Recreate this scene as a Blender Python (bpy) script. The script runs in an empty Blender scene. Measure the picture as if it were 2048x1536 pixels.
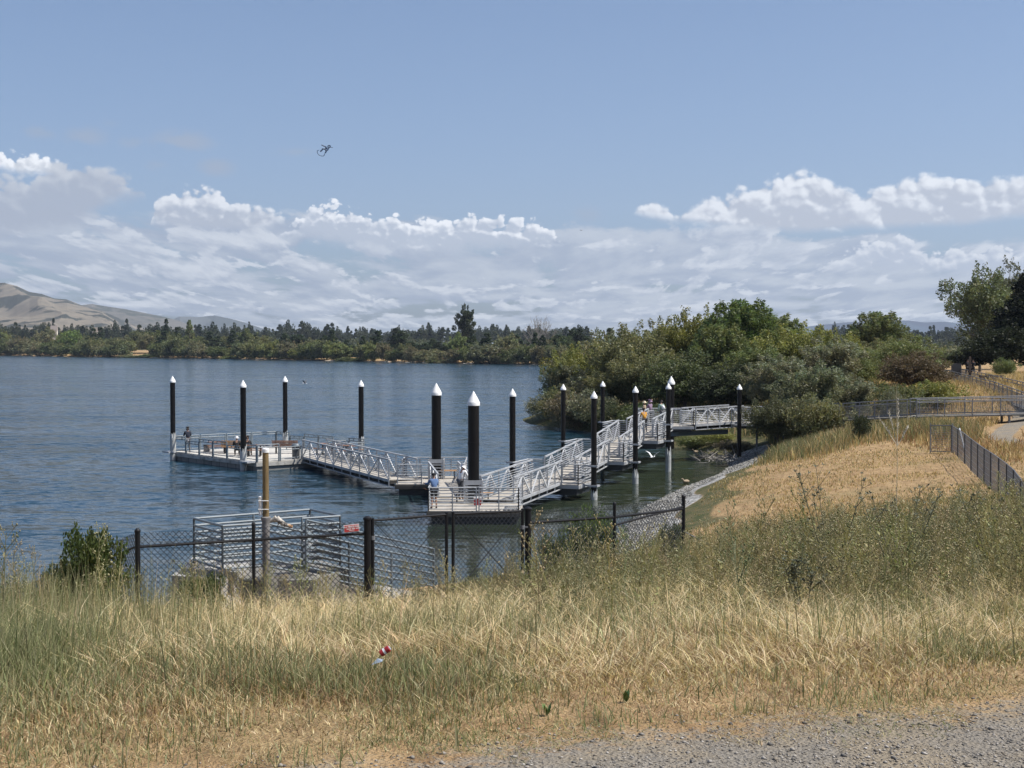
import bpy, bmesh, math, random
import numpy as np
from mathutils import Vector, Matrix, noise as mnoise
R = math.radians
rng = np.random.default_rng(7)
random.seed(11)
scene = bpy.context.scene
C = scene.collection

# ------------------------------------------------------------------ camera
CAMZ = 8.2
FOC = 2800.0                      # focal length in photo pixels (2048 wide)
cam_d = bpy.data.cameras.new('camera')
cam = bpy.data.objects.new('camera', cam_d); C.objects.link(cam)
cam_d.sensor_width = 36.0
cam_d.lens = 36.0 * FOC / 2048.0
PITCH = math.atan(80.0 / FOC)
cam.location = (0, 0, CAMZ)
cam.rotation_euler = (math.pi / 2 - PITCH, 0, 0)
cam_d.clip_start = 0.1
cam_d.clip_end = 30000
scene.camera = cam
scene.render.resolution_x = 1024; scene.render.resolution_y = 768

# ------------------------------------------------------------------ light
SUN_AZ = R(100)                   # clockwise from +Y (the view direction)
SUN_EL = R(57)
sun_dir = Vector((math.sin(SUN_AZ) * math.cos(SUN_EL), math.cos(SUN_AZ) * math.cos(SUN_EL), math.sin(SUN_EL)))
sl = bpy.data.lights.new('sun', 'SUN'); sl.energy = 4.9; sl.angle = R(0.5); sl.color = (1.0, 0.955, 0.89)
so = bpy.data.objects.new('sun', sl); C.objects.link(so)
so.rotation_euler = sun_dir.to_track_quat('Z', 'Y').to_euler()
so.location = (30, -20, 60)
scene.view_settings.view_transform = 'Standard'
scene.view_settings.look = 'None'
scene.view_settings.exposure = 0.44
scene.view_settings.gamma = 1.0
scene.view_settings.use_curve_mapping = False
scene.cycles.max_bounces = 6
scene.cycles.diffuse_bounces = 2
scene.cycles.glossy_bounces = 2
scene.cycles.transmission_bounces = 3
scene.cycles.transparent_max_bounces = 8
scene.cycles.volume_bounces = 0
scene.cycles.caustics_reflective = False
scene.cycles.caustics_refractive = False
scene.cycles.use_denoising = True
scene.cycles.sample_clamp_indirect = 4.0

class NT:
    """small helper to write node graphs as expressions"""
    def __init__(s, tree): s.t = tree; s.n = tree.nodes; s.l = tree.links
    def new(s, typ, **kw):
        n = s.n.new(typ)
        for k, v in kw.items(): setattr(n, k, v)
        return n
    def put(s, sock, v):
        if isinstance(v, bpy.types.NodeSocket): s.l.new(v, sock)
        else:
            try: sock.default_value = v
            except Exception: sock.default_value = (v[0], v[1], v[2], 1.0)
    def m(s, op, a, b=0.0, c=0.0, clamp=False):
        n = s.new('ShaderNodeMath', operation=op); n.use_clamp = clamp
        s.put(n.inputs[0], a); s.put(n.inputs[1], b)
        if len(n.inputs) > 2: s.put(n.inputs[2], c)
        return n.outputs[0]
    def comb(s, x, y, z=0.0):
        n = s.new('ShaderNodeCombineXYZ')
        s.put(n.inputs[0], x); s.put(n.inputs[1], y); s.put(n.inputs[2], z)
        return n.outputs[0]
    def noise(s, vec, scale=1.0, detail=5.0, rough=0.55, dist=0.0, out=0, dims='3D', lac=2.0):
        n = s.new('ShaderNodeTexNoise', noise_dimensions=dims)
        if vec is not None: s.put(n.inputs['Vector'], vec)
        n.inputs['Scale'].default_value = scale; n.inputs['Detail'].default_value = detail
        n.inputs['Roughness'].default_value = rough; n.inputs['Distortion'].default_value = dist
        n.inputs['Lacunarity'].default_value = lac
        return n.outputs[out]
    def sstep(s, v, a, b, lo=0.0, hi=1.0):
        n = s.new('ShaderNodeMapRange', interpolation_type='SMOOTHSTEP')
        s.put(n.inputs[0], v); s.put(n.inputs[1], a); s.put(n.inputs[2], b); s.put(n.inputs[3], lo); s.put(n.inputs[4], hi)
        return n.outputs[0]
    def lin(s, v, a, b, lo=0.0, hi=1.0):
        n = s.new('ShaderNodeMapRange'); n.clamp = True
        s.put(n.inputs[0], v); s.put(n.inputs[1], a); s.put(n.inputs[2], b); s.put(n.inputs[3], lo); s.put(n.inputs[4], hi)
        return n.outputs[0]
    def mix(s, f, a, b, bt='MIX'):
        n = s.new('ShaderNodeMix', data_type='RGBA', blend_type=bt)
        s.put(n.inputs[0], f); s.put(n.inputs[6], a); s.put(n.inputs[7], b)
        return n.outputs[2]
    def map(s, vec, scale=(1, 1, 1), loc=(0, 0, 0), rot=(0, 0, 0)):
        n = s.new('ShaderNodeMapping'); s.put(n.inputs[0], vec)
        n.inputs['Scale'].default_value = scale; n.inputs['Location'].default_value = loc; n.inputs['Rotation'].default_value = rot
        return n.outputs[0]
    def curve(s, v, pts):
        n = s.new('ShaderNodeFloatCurve'); s.put(n.inputs['Value'], v)
        c = n.mapping.curves[0]
        while len(c.points) > 2: c.points.remove(c.points[1])
        c.points[0].location = pts[0]; c.points[-1].location = pts[-1]
        for p in pts[1:-1]: c.points.new(*p)
        n.mapping.update()
        return n.outputs[0]

# ------------------------------------------------------------------ sky
def build_world():
    w = bpy.data.worlds.new('World'); scene.world = w; w.use_nodes = True
    T = NT(w.node_tree); T.n.clear()
    out = T.new('ShaderNodeOutputWorld')
    sky = T.new('ShaderNodeTexSky', sky_type='NISHITA')
    sky.sun_disc = False; sky.sun_elevation = SUN_EL; sky.sun_rotation = SUN_AZ
    sky.air_density = 1.0; sky.dust_density = 1.2; sky.ozone_density = 1.0; sky.altitude = 0
    tc = T.new('ShaderNodeTexCoord')
    sep = T.new('ShaderNodeSeparateXYZ'); T.l.new(tc.outputs['Generated'], sep.inputs[0])
    x, y, z = sep.outputs
    az = T.m('ARCTAN2', x, y)
    hyp = T.m('SQRT', T.m('ADD', T.m('MULTIPLY', x, x), T.m('MULTIPLY', y, y)))
    el = T.m('MULTIPLY', T.m('ARCTAN2', z, hyp), FOC)        # elevation, in 1/2800 rad
    azp = T.m('MULTIPLY', az, FOC)
    U01 = T.m('ADD', T.m('DIVIDE', az, 0.84), 0.5)
    def X(px): return math.atan((px - 1024) / FOC) / 0.84 + 0.5
    def crv(pts):  # pts (px, photo y) -> elevation
        q = [(0.0, max(0, (688 - pts[0][1]) / 500))] + [(X(a), max(0, (688 - b) / 500)) for a, b in pts] + [(1.0, max(0, (688 - pts[-1][1]) / 500))]
        return T.m('MULTIPLY', T.curve(U01, q), 500.0)
    def vec(sx, sy, seed): return T.comb(T.m('MULTIPLY', azp, sx), T.m('MULTIPLY', el, sy), seed)
    # blue sky, slightly greyed towards the horizon by far air
    base = T.new('ShaderNodeBackground'); T.l.new(sky.outputs[0], base.inputs[0]); base.inputs[1].default_value = SKY_STR
    hz = T.sstep(el, 700, -60)
    tint = T.mix(hz, (0.72, 0.79, 0.93, 1), (0.62, 0.735, 1.0, 1))
    T.l.new(T.mix(1.0, sky.outputs[0], tint, 'MULTIPLY'), base.inputs[0])
    cur = base.outputs[0]
    def add_layer(alpha, col, strength=1.0):
        nonlocal cur
        bg = T.new('ShaderNodeBackground'); T.put(bg.inputs[0], col); bg.inputs[1].default_value = strength
        mx = T.new('ShaderNodeMixShader'); T.put(mx.inputs[0], alpha); T.l.new(cur, mx.inputs[1]); T.l.new(bg.outputs[0], mx.inputs[2])
        cur = mx.outputs[0]
    def billow(v, det=2.0, rough=0.5):     # rounded swellings with creased valleys, like the heads of cumulus
        n = T.new('ShaderNodeTexVoronoi', feature='F1', voronoi_dimensions='2D'); n.inputs['Scale'].default_value = 1.0
        n.inputs['Detail'].default_value = det; n.inputs['Roughness'].default_value = rough; n.inputs['Lacunarity'].default_value = 2.1
        T.put(n.inputs['Vector'], v); dd = n.outputs['Distance']
        return T.m('SUBTRACT', 1.0, T.m('MULTIPLY', T.m('MULTIPLY', dd, dd), 1.1))
    def clouds(top, bot, amp, soft, seed, s=0.02, thick=60, botamp=18, botsoft=30, amax=1.0, W=(.74, .755, .78, 1), G=(.37, .41, .47, 1), relk=1.25, patch=0.0):
        """a bank of cumulus: top / bot are elevation curves, billows swell above the top line"""
        wx = T.noise(vec(s * .7, s * .7, seed + 50), 1.0, 2, .5, 0, out=1)
        def warp(ox, oy):
            v_ = T.comb(T.m('ADD', T.m('MULTIPLY', azp, s), ox + seed * 7), T.m('ADD', T.m('MULTIPLY', el, s * 1.25), oy + seed * 3), 0.0)
            n = T.new('ShaderNodeVectorMath', operation='MULTIPLY_ADD'); T.put(n.inputs[0], wx); n.inputs[1].default_value = (.55, .55, 0); T.put(n.inputs[2], v_)
            return n.outputs[0]
        b0 = billow(warp(0, 0)); b1 = billow(warp(.16, .26), 1.0)
        f = T.noise(vec(s * .45, s * .6, seed + 9), 1.0, 6, .62, .3)
        f2 = T.noise(vec(s * 3.0, s * 3.4, seed + 19), 1.0, 4, .62, 0)
        rel = T.m('SUBTRACT', b0, b1)
        edge = T.m('ADD', T.m('MULTIPLY', T.m('SUBTRACT', b0, .5), amp), T.m('ADD', T.m('MULTIPLY', T.m('SUBTRACT', f, .5), amp * 2.2), T.m('MULTIPLY', T.m('SUBTRACT', f2, .5), amp * .7)))
        d = T.m('SUBTRACT', T.m('ADD', top, edge), el)
        a = T.sstep(d, 0.0, soft)
        bb = T.m('ADD', bot, T.m('ADD', T.m('MULTIPLY', T.m('SUBTRACT', f, .5), botamp * 4), T.m('MULTIPLY', T.m('SUBTRACT', f2, .5), botamp * 1.5)))
        a = T.m('MULTIPLY', a, T.sstep(T.m('SUBTRACT', el, bb), 0.0, botsoft))
        t = T.m('SUBTRACT', T.m('ADD', T.m('DIVIDE', d, thick), T.m('MULTIPLY', T.m('SUBTRACT', f, .5), -2.4)), T.m('MULTIPLY', rel, relk))
        t = T.m('ADD', t, T.m('MULTIPLY', T.m('SUBTRACT', f2, .5), -1.0))
        add_layer(T.m('MULTIPLY', a, amax), T.mix(T.sstep(t, -.25, 1.25), W, G))
    # broken cloud field receding to the horizon (a flat layer seen in perspective)
    top = crv([(0, 425), (150, 425), (300, 452), (450, 455), (560, 445), (700, 430), (900, 448), (1100, 458), (1200, 446), (1300, 452), (1500, 462), (1700, 476), (1850, 495), (2048, 500)])
    def field(seed, k1, k2, off, lo, hi_, amax, W_, G_, dx=0.0):
        e_ = T.m('MAXIMUM', el, 0.5)
        u_ = T.m('MULTIPLY', T.m('DIVIDE', azp, T.m('ADD', e_, 330)), k1); v_ = T.m('MULTIPLY', T.m('LOGARITHM', T.m('ADD', e_, 42), 2.718), k2)
        def f(ox, oy, det=6): return T.noise(T.comb(T.m('ADD', u_, ox), T.m('ADD', v_, oy), seed), 1.0, det, .58, .3)
        n0 = f(0, 0); n1 = f(.10, .28, 4); nl = T.noise(T.comb(T.m('MULTIPLY', u_, .35), T.m('MULTIPLY', v_, .45), seed + 4), 1.0, 2, .5)
        d = T.m('SUBTRACT', T.m('ADD', top, T.m('MULTIPLY', T.m('SUBTRACT', n0, .5), 110)), el)
        a = T.m('MULTIPLY', T.sstep(T.m('ADD', n0, T.m('MULTIPLY', T.m('SUBTRACT', nl, .5), .5)), lo, hi_), T.sstep(d, -8, 14))
        a = T.m('MULTIPLY', a, T.sstep(el, 4, 60, .45, 1.0))
        lit = T.m('ADD', T.m('MULTIPLY', T.m('SUBTRACT', n0, n1), 3.6), T.m('MULTIPLY', T.m('SUBTRACT', nl, .5), 1.2))
        add_layer(T.m('MULTIPLY', a, amax), T.mix(T.sstep(lit, -.45, .65), G_, W_))
    field(4.0, 2.6, 2.9, 0, .35, .47, .95, (.47, .505, .555, 1), (.30, .345, .43, 1))
    field(14.0, 5.2, 4.3, 0, .50, .57, .92, (.62, .645, .68, 1), (.35, .39, .465, 1))
    BR_ = (.92, .925, .935, 1)
    # left: bright crown behind, big grey bank in front
    clouds(crv([(-100, 305), (0, 322), (60, 332), (110, 342), (135, 356), (170, 400), (210, 470)]), crv([(0, 370), (80, 376), (160, 380)]), 16, 9, 7.9, .030, 70, 8, 20, .96, BR_, (.56, .58, .61, 1))
    clouds(crv([(-60, 365), (40, 372), (95, 352), (140, 336), (175, 338), (200, 350), (250, 358), (285, 380), (300, 410), (330, 470)]), crv([(0, 500), (120, 480), (250, 428), (300, 412)]), 22, 16, 5.2, .017, 52, 16, 44, .95, (.53, .55, .58, 1), (.33, .36, .425, 1), .9)
    # left centre puff
    clouds(crv([(285, 480), (305, 430), (322, 402), (350, 390), (400, 381), (440, 386), (475, 402), (520, 414), (570, 436), (610, 490)]), crv([(290, 462), (400, 476), (500, 476), (600, 456)]), 22, 12, 2.9, .022, 66, 9, 26, .97, (.80, .81, .825, 1), (.385, .415, .475, 1))
    # long bank with a bright crest in the middle
    clouds(crv([(530, 500), (560, 462), (600, 440), (650, 410), (700, 420), (760, 440), (800, 437), (850, 448), (900, 438), (1000, 434), (1050, 439), (1095, 456), (1125, 480), (1170, 530), (1300, 580)]), crv([(540, 480), (700, 510), (900, 520), (1100, 505), (1200, 480)]), 20, 7, 1.7, .030, 34, 14, 40, .98, BR_, (.42, .46, .53, 1))
    # right upper bank
    clouds(crv([(1150, 600), (1250, 470), (1272, 418), (1300, 400), (1335, 408), (1365, 420), (1410, 404), (1450, 390), (1530, 370), (1590, 352), (1650, 366), (1715, 390), (1780, 380), (1850, 366), (1920, 364), (1980, 374), (2048, 370), (2200, 350)]),
           crv([(1240, 430), (1300, 446), (1400, 460), (1500, 470), (1600, 478), (1700, 474), (1800, 472), (1950, 466), (2048, 456)]), 17, 15, 12.4, .019, 78, 5, 22, .97, (.80, .81, .825, 1), (.42, .44, .49, 1))
    # right lower bank
    clouds(crv([(1560, 570), (1640, 530), (1700, 508), (1740, 487), (1790, 476), (1830, 490), (1860, 514), (1900, 506), (1960, 498), (2048, 508), (2200, 500)]), crv([(1560, 545), (1800, 560), (2048, 580)]), 20, 10, 21.7, .030, 44, 12, 34, .9, (.72, .735, .76, 1), (.40, .44, .515, 1))
    # thin grey wisps upper left
    nw = T.noise(vec(0.016, 0.028, 41.0), 1.0, 5, 0.6, 0.4)
    env = None
    for (px, py, rx, ry, s) in ((85, 290, 40, 16, .7), (175, 295, 50, 22, .8), (370, 298, 75, 26, 1.0), (435, 345, 42, 24, .95), (265, 302, 30, 14, .6), (590, 313, 55, 12, .6), (225, 265, 25, 12, .4), (310, 345, 30, 14, .5), (1175, 430, 40, 22, .6)):
        a0 = math.atan((px - 1024) / FOC) * FOC
        ex = T.m('DIVIDE', T.m('SUBTRACT', azp, a0), rx); ey = T.m('DIVIDE', T.m('SUBTRACT', el, 688 - py), ry)
        rr = T.m('SQRT', T.m('ADD', T.m('MULTIPLY', ex, ex), T.m('MULTIPLY', ey, ey)))
        g = T.sstep(rr, 1.25, 0.1, 0.0, s)
        env = g if env is None else T.m('MAXIMUM', env, g)
    wa = T.m('MULTIPLY', env, T.sstep(T.m('ADD', nw, T.m('MULTIPLY', env, 0.18)), 0.46, 0.64))
    add_layer(T.m('MULTIPLY', wa, 0.85), (0.27, 0.32, 0.41, 1))
    # far pale air right at the horizon
    add_layer(T.sstep(el, 42, -8, 0.0, 0.75), (0.42, 0.49, 0.59, 1))
    # no clouds high overhead in this sky: plain air there
    gate = T.m('MAXIMUM', T.m('GREATER_THAN', el, 440.0), T.m('LESS_THAN', el, -40.0))
    mx = T.new('ShaderNodeMixShader'); T.l.new(gate, mx.inputs[0]); T.l.new(cur, mx.inputs[1]); T.l.new(base.outputs[0], mx.inputs[2])
    T.l.new(mx.outputs[0], out.inputs[0])
    w.cycles.sampling_method = 'MANUAL'; w.cycles.sample_map_resolution = 512
SKY_STR = 0.094
build_world()

# ------------------------------------------------------------------ geometry helpers
def ray(px, py):
    v = Vector(((px - 1024) / FOC, 1.0, -(py - 768) / FOC))
    c, s = math.cos(PITCH), math.sin(PITCH)
    return Vector((v.x, v.y * c + v.z * s, -v.y * s + v.z * c))
def at(px, py, d):
    r = ray(px, py); r = r * (d / r.y); return Vector((r.x, r.y, r.z + CAMZ))
def on(px, py, z):
    r = ray(px, py); t = (z - CAMZ) / r.z; return Vector((r.x * t, r.y * t, z))

class MB:
    def __init__(s): s.v = []; s.f = []; s.m = []; s.mi = 0
    def add(s, vs, fs):
        o = len(s.v); s.v.extend([tuple(v) for v in vs])
        for f in fs: s.f.append(tuple(i + o for i in f)); s.m.append(s.mi)
    def hexa(s, p):  # 8 points: bottom ring 0-3, top ring 4-7
        s.add(p, [(3, 2, 1, 0), (4, 5, 6, 7), (0, 1, 5, 4), (1, 2, 6, 5), (2, 3, 7, 6), (3, 0, 4, 7)])
    def box(s, c, size, rz=0.0):
        cx, cy, cz = c; hx, hy, hz = size[0] / 2, size[1] / 2, size[2] / 2
        ca, sa = math.cos(rz), math.sin(rz)
        p = []
        for z in (-hz, hz):
            for x, y in ((-hx, -hy), (hx, -hy), (hx, hy), (-hx, hy)):
                p.append((cx + x * ca - y * sa, cy + x * sa + y * ca, cz + z))
        s.hexa(p)
    def beam(s, p, q, w, h, up=(0, 0, 1)):
        p = Vector(p); q = Vector(q); d = (q - p).normalized(); u = Vector(up)
        if abs(d.dot(u)) > 0.99: u = Vector((1, 0, 0))
        a = d.cross(u).normalized() * (w / 2); b = a.cross(d).normalized() * (h / 2)
        s.hexa([p - a - b, p + a - b, q + a - b, q - a - b, p - a + b, p + a + b, q + a + b, q - a + b])
    def tube(s, p, q, r0, r1=None, n=8, caps=True):
        r1 = r0 if r1 is None else r1
        p = Vector(p); q = Vector(q); d = (q - p)
        if d.length < 1e-6: return
        d.normalize(); u = Vector((0, 0, 1)) if abs(d.z) < 0.95 else Vector((1, 0, 0))
        a = d.cross(u).normalized(); b = d.cross(a).normalized()
        vs = []
        for c, r in ((p, r0), (q, r1)):
            for i in range(n):
                t = 2 * math.pi * i / n; vs.append(c + (a * math.cos(t) + b * math.sin(t)) * r)
        fs = [(i, (i + 1) % n, n + (i + 1) % n, n + i) for i in range(n)]
        if caps: fs += [tuple(range(n - 1, -1, -1)), tuple(range(n, 2 * n))]
        s.add(vs, fs)
    def path(s, pts, r, n=6):
        for a, b in zip(pts[:-1], pts[1:]): s.tube(a, b, r, r, n)
    def lathe(s, c, prof, n=20):  # prof: (r, z)
        vs = []; fs = []
        for r, z in prof:
            for i in range(n):
                t = 2 * math.pi * i / n; vs.append((c[0] + r * math.cos(t), c[1] + r * math.sin(t), c[2] + z))
        for k in range(len(prof) - 1):
            for i in range(n):
                j = (i + 1) % n; fs.append((k * n + i, k * n + j, (k + 1) * n + j, (k + 1) * n + i))
        fs.append(tuple(range(n - 1, -1, -1))); fs.append(tuple(range((len(prof) - 1) * n, len(prof) * n)))
        s.add(vs, fs)
    def slab(s, pts, z0, z1):
        n = len(pts)
        vs = [(p[0], p[1], z0) for p in pts] + [(p[0], p[1], z1) for p in pts]
        fs = [tuple(range(n - 1, -1, -1)), tuple(range(n, 2 * n))] + [(i, (i + 1) % n, n + (i + 1) % n, n + i) for i in range(n)]
        s.add(vs, fs)
    def build(s, name, mat, parent=None, smooth=False, origin=None):
        me = bpy.data.meshes.new(name); v = s.v
        if origin is not None: v = [(a[0] - origin[0], a[1] - origin[1], a[2] - origin[2]) for a in v]
        me.from_pydata(v, [], s.f); me.update()
        bm = bmesh.new(); bm.from_mesh(me); bmesh.ops.recalc_face_normals(bm, faces=bm.faces[:]); bm.to_mesh(me); bm.free()
        mats = mat if isinstance(mat, (list, tuple)) else [mat]
        for m_ in mats: me.materials.append(m_)
        if len(mats) > 1: me.polygons.foreach_set('material_index', s.m)
        if smooth:
            me.polygons.foreach_set('use_smooth', [True] * len(me.polygons))
            me.set_sharp_from_angle(angle=R(40))
        o = bpy.data.objects.new(name, me); C.objects.link(o)
        if origin is not None: o.location = origin
        if parent is not None: o.parent = parent
        return o

def arr_mesh(name, V, tris, mat, tint=None, parent=None, smooth=False):
    me = bpy.data.meshes.new(name); V = np.asarray(V, dtype=np.float32); tris = np.asarray(tris, dtype=np.int32)
    k = tris.shape[1]
    me.vertices.add(len(V)); me.vertices.foreach_set('co', V.ravel())
    me.loops.add(tris.size); me.loops.foreach_set('vertex_index', tris.ravel())
    me.polygons.add(len(tris)); me.polygons.foreach_set('loop_start', np.arange(0, tris.size, k, dtype=np.int32))
    if smooth: me.polygons.foreach_set('use_smooth', np.ones(len(tris), dtype=bool))
    me.update(calc_edges=True)
    if tint is not None:
        a = me.attributes.new('tint', 'FLOAT_COLOR', 'POINT')
        t = np.ones((len(V), 4), dtype=np.float32); t[:, :3] = tint
        a.data.foreach_set('color', t.ravel())
    me.materials.append(mat)
    o = bpy.data.objects.new(name, me); C.objects.link(o)
    if parent is not None: o.parent = parent
    return o
def tag(o, label=None, cat=None, group=None, kind=None):
    if label: o['label'] = label
    if cat: o['category'] = cat
    if group: o['group'] = group
    if kind: o['kind'] = kind
    return o
def thing(name, label, cat, loc=(0, 0, 0), rz=0.0, group=None):
    o = bpy.data.objects.new(name, None); C.objects.link(o); o.location = loc; o.rotation_euler = (0, 0, rz)
    o.empty_display_size = 0.3
    return tag(o, label, cat, group)
def copy_tree(o, parent=None):
    c = o.copy(); C.objects.link(c); c.parent = parent
    for ch in list(o.children): copy_tree(ch, c)
    return c

# ------------------------------------------------------------------ materials
def mat(name, col, rough=0.6, metal=0.0, var=0.15, vscale=6.0, bump=0.0, bscale=40.0, spec=0.5, col2=None, cscale=3.0, cthr=(0.45, 0.6), obj_coord=True, stretch=(1, 1, 1)):
    m_ = bpy.data.materials.new(name); m_.use_nodes = True
    T = NT(m_.node_tree); b = T.n['Principled BSDF']
    tc = T.new('ShaderNodeTexCoord'); co = T.map(tc.outputs['Object'], stretch)
    n = T.noise(co, vscale, 6.0, 0.6)
    f = T.lin(n, 0.3, 0.7, 1.0 - var, 1.0 + var)
    c = T.mix(1.0, (col[0], col[1], col[2], 1), T.comb(f, f, f), 'MULTIPLY')
    if col2 is not None:
        n2 = T.noise(co, cscale, 8.0, 0.62)
        c = T.mix(T.sstep(n2, cthr[0], cthr[1]), c, (col2[0], col2[1], col2[2], 1))
    T.l.new(c, b.inputs['Base Color'])
    b.inputs['Roughness'].default_value = rough; b.inputs['Metallic'].default_value = metal
    b.inputs['Specular IOR Level'].default_value = spec
    if bump > 0:
        bn = T.new('ShaderNodeBump'); bn.inputs['Strength'].default_value = bump; bn.inputs['Distance'].default_value = 0.02
        T.l.new(T.noise(co, bscale, 5.0, 0.6), bn.inputs['Height']); T.l.new(bn.outputs[0], b.inputs['Normal'])
    return m_
def leafmat(name, trans=0.35, usecol=True, rough=0.5, col=(1, 1, 1), spec=0.25):
    m_ = bpy.data.materials.new(name); m_.use_nodes = True
    T = NT(m_.node_tree); T.n.clear()
    out = T.new('ShaderNodeOutputMaterial')
    at_ = T.new('ShaderNodeAttribute', attribute_name='tint')
    c = at_.outputs['Color']
    if usecol:
        oi = T.new('ShaderNodeObjectInfo'); c = T.mix(1.0, c, oi.outputs['Color'], 'MULTIPLY')
    p = T.new('ShaderNodeBsdfPrincipled'); T.l.new(c, p.inputs['Base Color']); p.inputs['Roughness'].default_value = rough
    p.inputs['Specular IOR Level'].default_value = spec
    t = T.new('ShaderNodeBsdfTranslucent'); T.l.new(T.mix(1.0, c, (1.1, 1.15, 0.75, 1), 'MULTIPLY'), t.inputs['Color'])
    mx = T.new('ShaderNodeMixShader'); mx.inputs[0].default_value = trans
    T.l.new(p.outputs[0], mx.inputs[1]); T.l.new(t.outputs[0], mx.inputs[2]); T.l.new(mx.outputs[0], out.inputs[0])
    return m_
M = {}
M['galv'] = mat('galvanised_steel', (0.35, 0.36, 0.37), 0.55, 0.0, 0.25, 2.2, 0, spec=0.6, col2=(0.22, 0.22, 0.215), cscale=1.6, cthr=(0.55, 0.68))
M['galv_dull'] = mat('dull_blue_grey_rail_paint', (0.145, 0.175, 0.195), 0.5, 0.0, 0.15, 3.0)
M['galv_far'] = mat('weathered_grey_rail', (0.165, 0.17, 0.178), 0.6, 0.0, 0.2, 2.0)
M['alu'] = mat('bright_aluminium', (0.56, 0.57, 0.58), 0.5, 0.0, 0.08, 3.0, spec=0.6)
M['black'] = mat('black_plastic_pile_sleeve', (0.005, 0.0045, 0.0045), 0.42, 0.0, 0.3, 1.5, 0.15, 8.0, spec=0.28, col2=(0.022, 0.020, 0.018), cscale=2.2, cthr=(0.55, 0.72), stretch=(1, 1, 0.15))
M['algae'] = mat('dark_green_waterline', (0.035, 0.042, 0.022), 0.7, 0, .4, 9.0, .3, 20, col2=(.12, .12, .10), cscale=7, cthr=(.55, .65))
M['cap'] = mat('white_pile_cap', (0.78, 0.78, 0.76), 0.45, 0.0, 0.06, 4.0, col2=(0.46, 0.46, 0.44), cscale=6.0, cthr=(0.60, 0.70))
M['conc'] = mat('weathered_concrete', (0.36, 0.35, 0.325), 0.85, 0.0, 0.25, 1.5, 0.3, 12.0, col2=(0.20, 0.195, 0.17), cscale=1.2, cthr=(0.52, 0.7))
M['conc_dk'] = mat('dark_stained_concrete', (0.17, 0.165, 0.15), 0.85, 0.0, 0.3, 1.5, 0.3, 12.0, col2=(0.30, 0.285, 0.25), cscale=2.2, cthr=(0.55, 0.7))
M['conc_pile'] = mat('grey_concrete_pile', (0.40, 0.41, 0.40), 0.8, 0.0, 0.2, 2.0, 0.2, 12.0, col2=(0.18, 0.18, 0.16), cscale=2.5, cthr=(0.55, 0.66))
M['float'] = mat('stained_float_concrete', (0.21, 0.21, 0.20), 0.85, 0.0, 0.3, 1.0, 0.3, 8.0, col2=(0.055, 0.055, 0.05), cscale=1.3, cthr=(0.45, 0.62), stretch=(1, 1, 0.3))
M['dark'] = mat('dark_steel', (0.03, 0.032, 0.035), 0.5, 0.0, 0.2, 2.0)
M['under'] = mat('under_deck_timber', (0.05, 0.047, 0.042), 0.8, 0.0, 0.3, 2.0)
M['fence'] = mat('black_fence_coating', (0.009, 0.009, 0.010), 0.5, 0.0, 0.3, 6.0, spec=0.3, col2=(0.10, 0.095, 0.09), cscale=14.0, cthr=(0.66, 0.74))
M['wire'] = mat('dark_chain_link_wire', (0.022, 0.025, 0.03), 0.5)
M['wire2'] = mat('grey_wire', (0.16, 0.165, 0.17), 0.5)
M['wood'] = mat('varnished_bench_wood', (0.42, 0.235, 0.105), 0.55, 0.0, 0.25, 5.0, 0.2, 30, stretch=(0.3, 3, 3))
M['wood_dk'] = mat('brown_bench_wood', (0.22, 0.115, 0.07), 0.6, 0.0, 0.25, 5.0)
M['post_wood'] = mat('yellow_brown_post_wood', (0.185, 0.128, 0.055), 0.7, 0.0, 0.3, 6.0, 0.35, 26, stretch=(2, 2, 0.25))
M['white'] = mat('white_plastic', (0.80, 0.80, 0.78), 0.4, 0.0, 0.05)
M['grey_pipe'] = mat('mottled_grey_pipe', (0.22, 0.21, 0.20), 0.7, 0.0, 0.4, 7.0, 0.2, 20)
M['bark'] = mat('rough_grey_bark', (0.10, 0.085, 0.07), 0.9, 0.0, 0.35, 2.0)
M['bark_pale'] = mat('pale_bark', (0.24, 0.22, 0.195), 0.9, 0.0, 0.3, 2.0)
M['red'] = mat('red_sign_face', (0.42, 0.035, 0.035), 0.5, 0.0, 0.12, 20.0)
M['redcan'] = mat('red_printed_tin', (0.33, 0.025, 0.025), 0.35, 0.0, 0.1)
M['cooler'] = mat('red_cooler_plastic', (0.28, 0.02, 0.02), 0.5)
M['skin'] = mat('skin', (0.32, 0.18, 0.12), 0.6)
M['binmat'] = mat('ribbed_grey_bin', (0.10, 0.105, 0.11), 0.6)
M['rust'] = mat('rusty_brown_wood', (0.07, 0.05, 0.038), 0.8)
def cloth(name, c): 
    return mat(name, c, 0.85, 0.0, 0.15, 14.0, 0.1, 60)
for k, c in dict(navy=(0.012, 0.016, 0.03), offwhite=(0.66, 0.62, 0.64), black=(0.012, 0.012, 0.014), grey=(0.10, 0.105, 0.115), blue=(0.10, 0.17, 0.32), teal=(0.02, 0.05, 0.06), purple=(0.24, 0.17, 0.24), orange=(0.50, 0.24, 0.03), cream=(0.72, 0.62, 0.45), mint=(0.20, 0.27, 0.24), tan=(0.35, 0.27, 0.18), white=(0.78, 0.78, 0.78), hair=(0.02, 0.015, 0.012)).items():
    M['c_' + k] = cloth(k + '_cloth', c)
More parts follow.
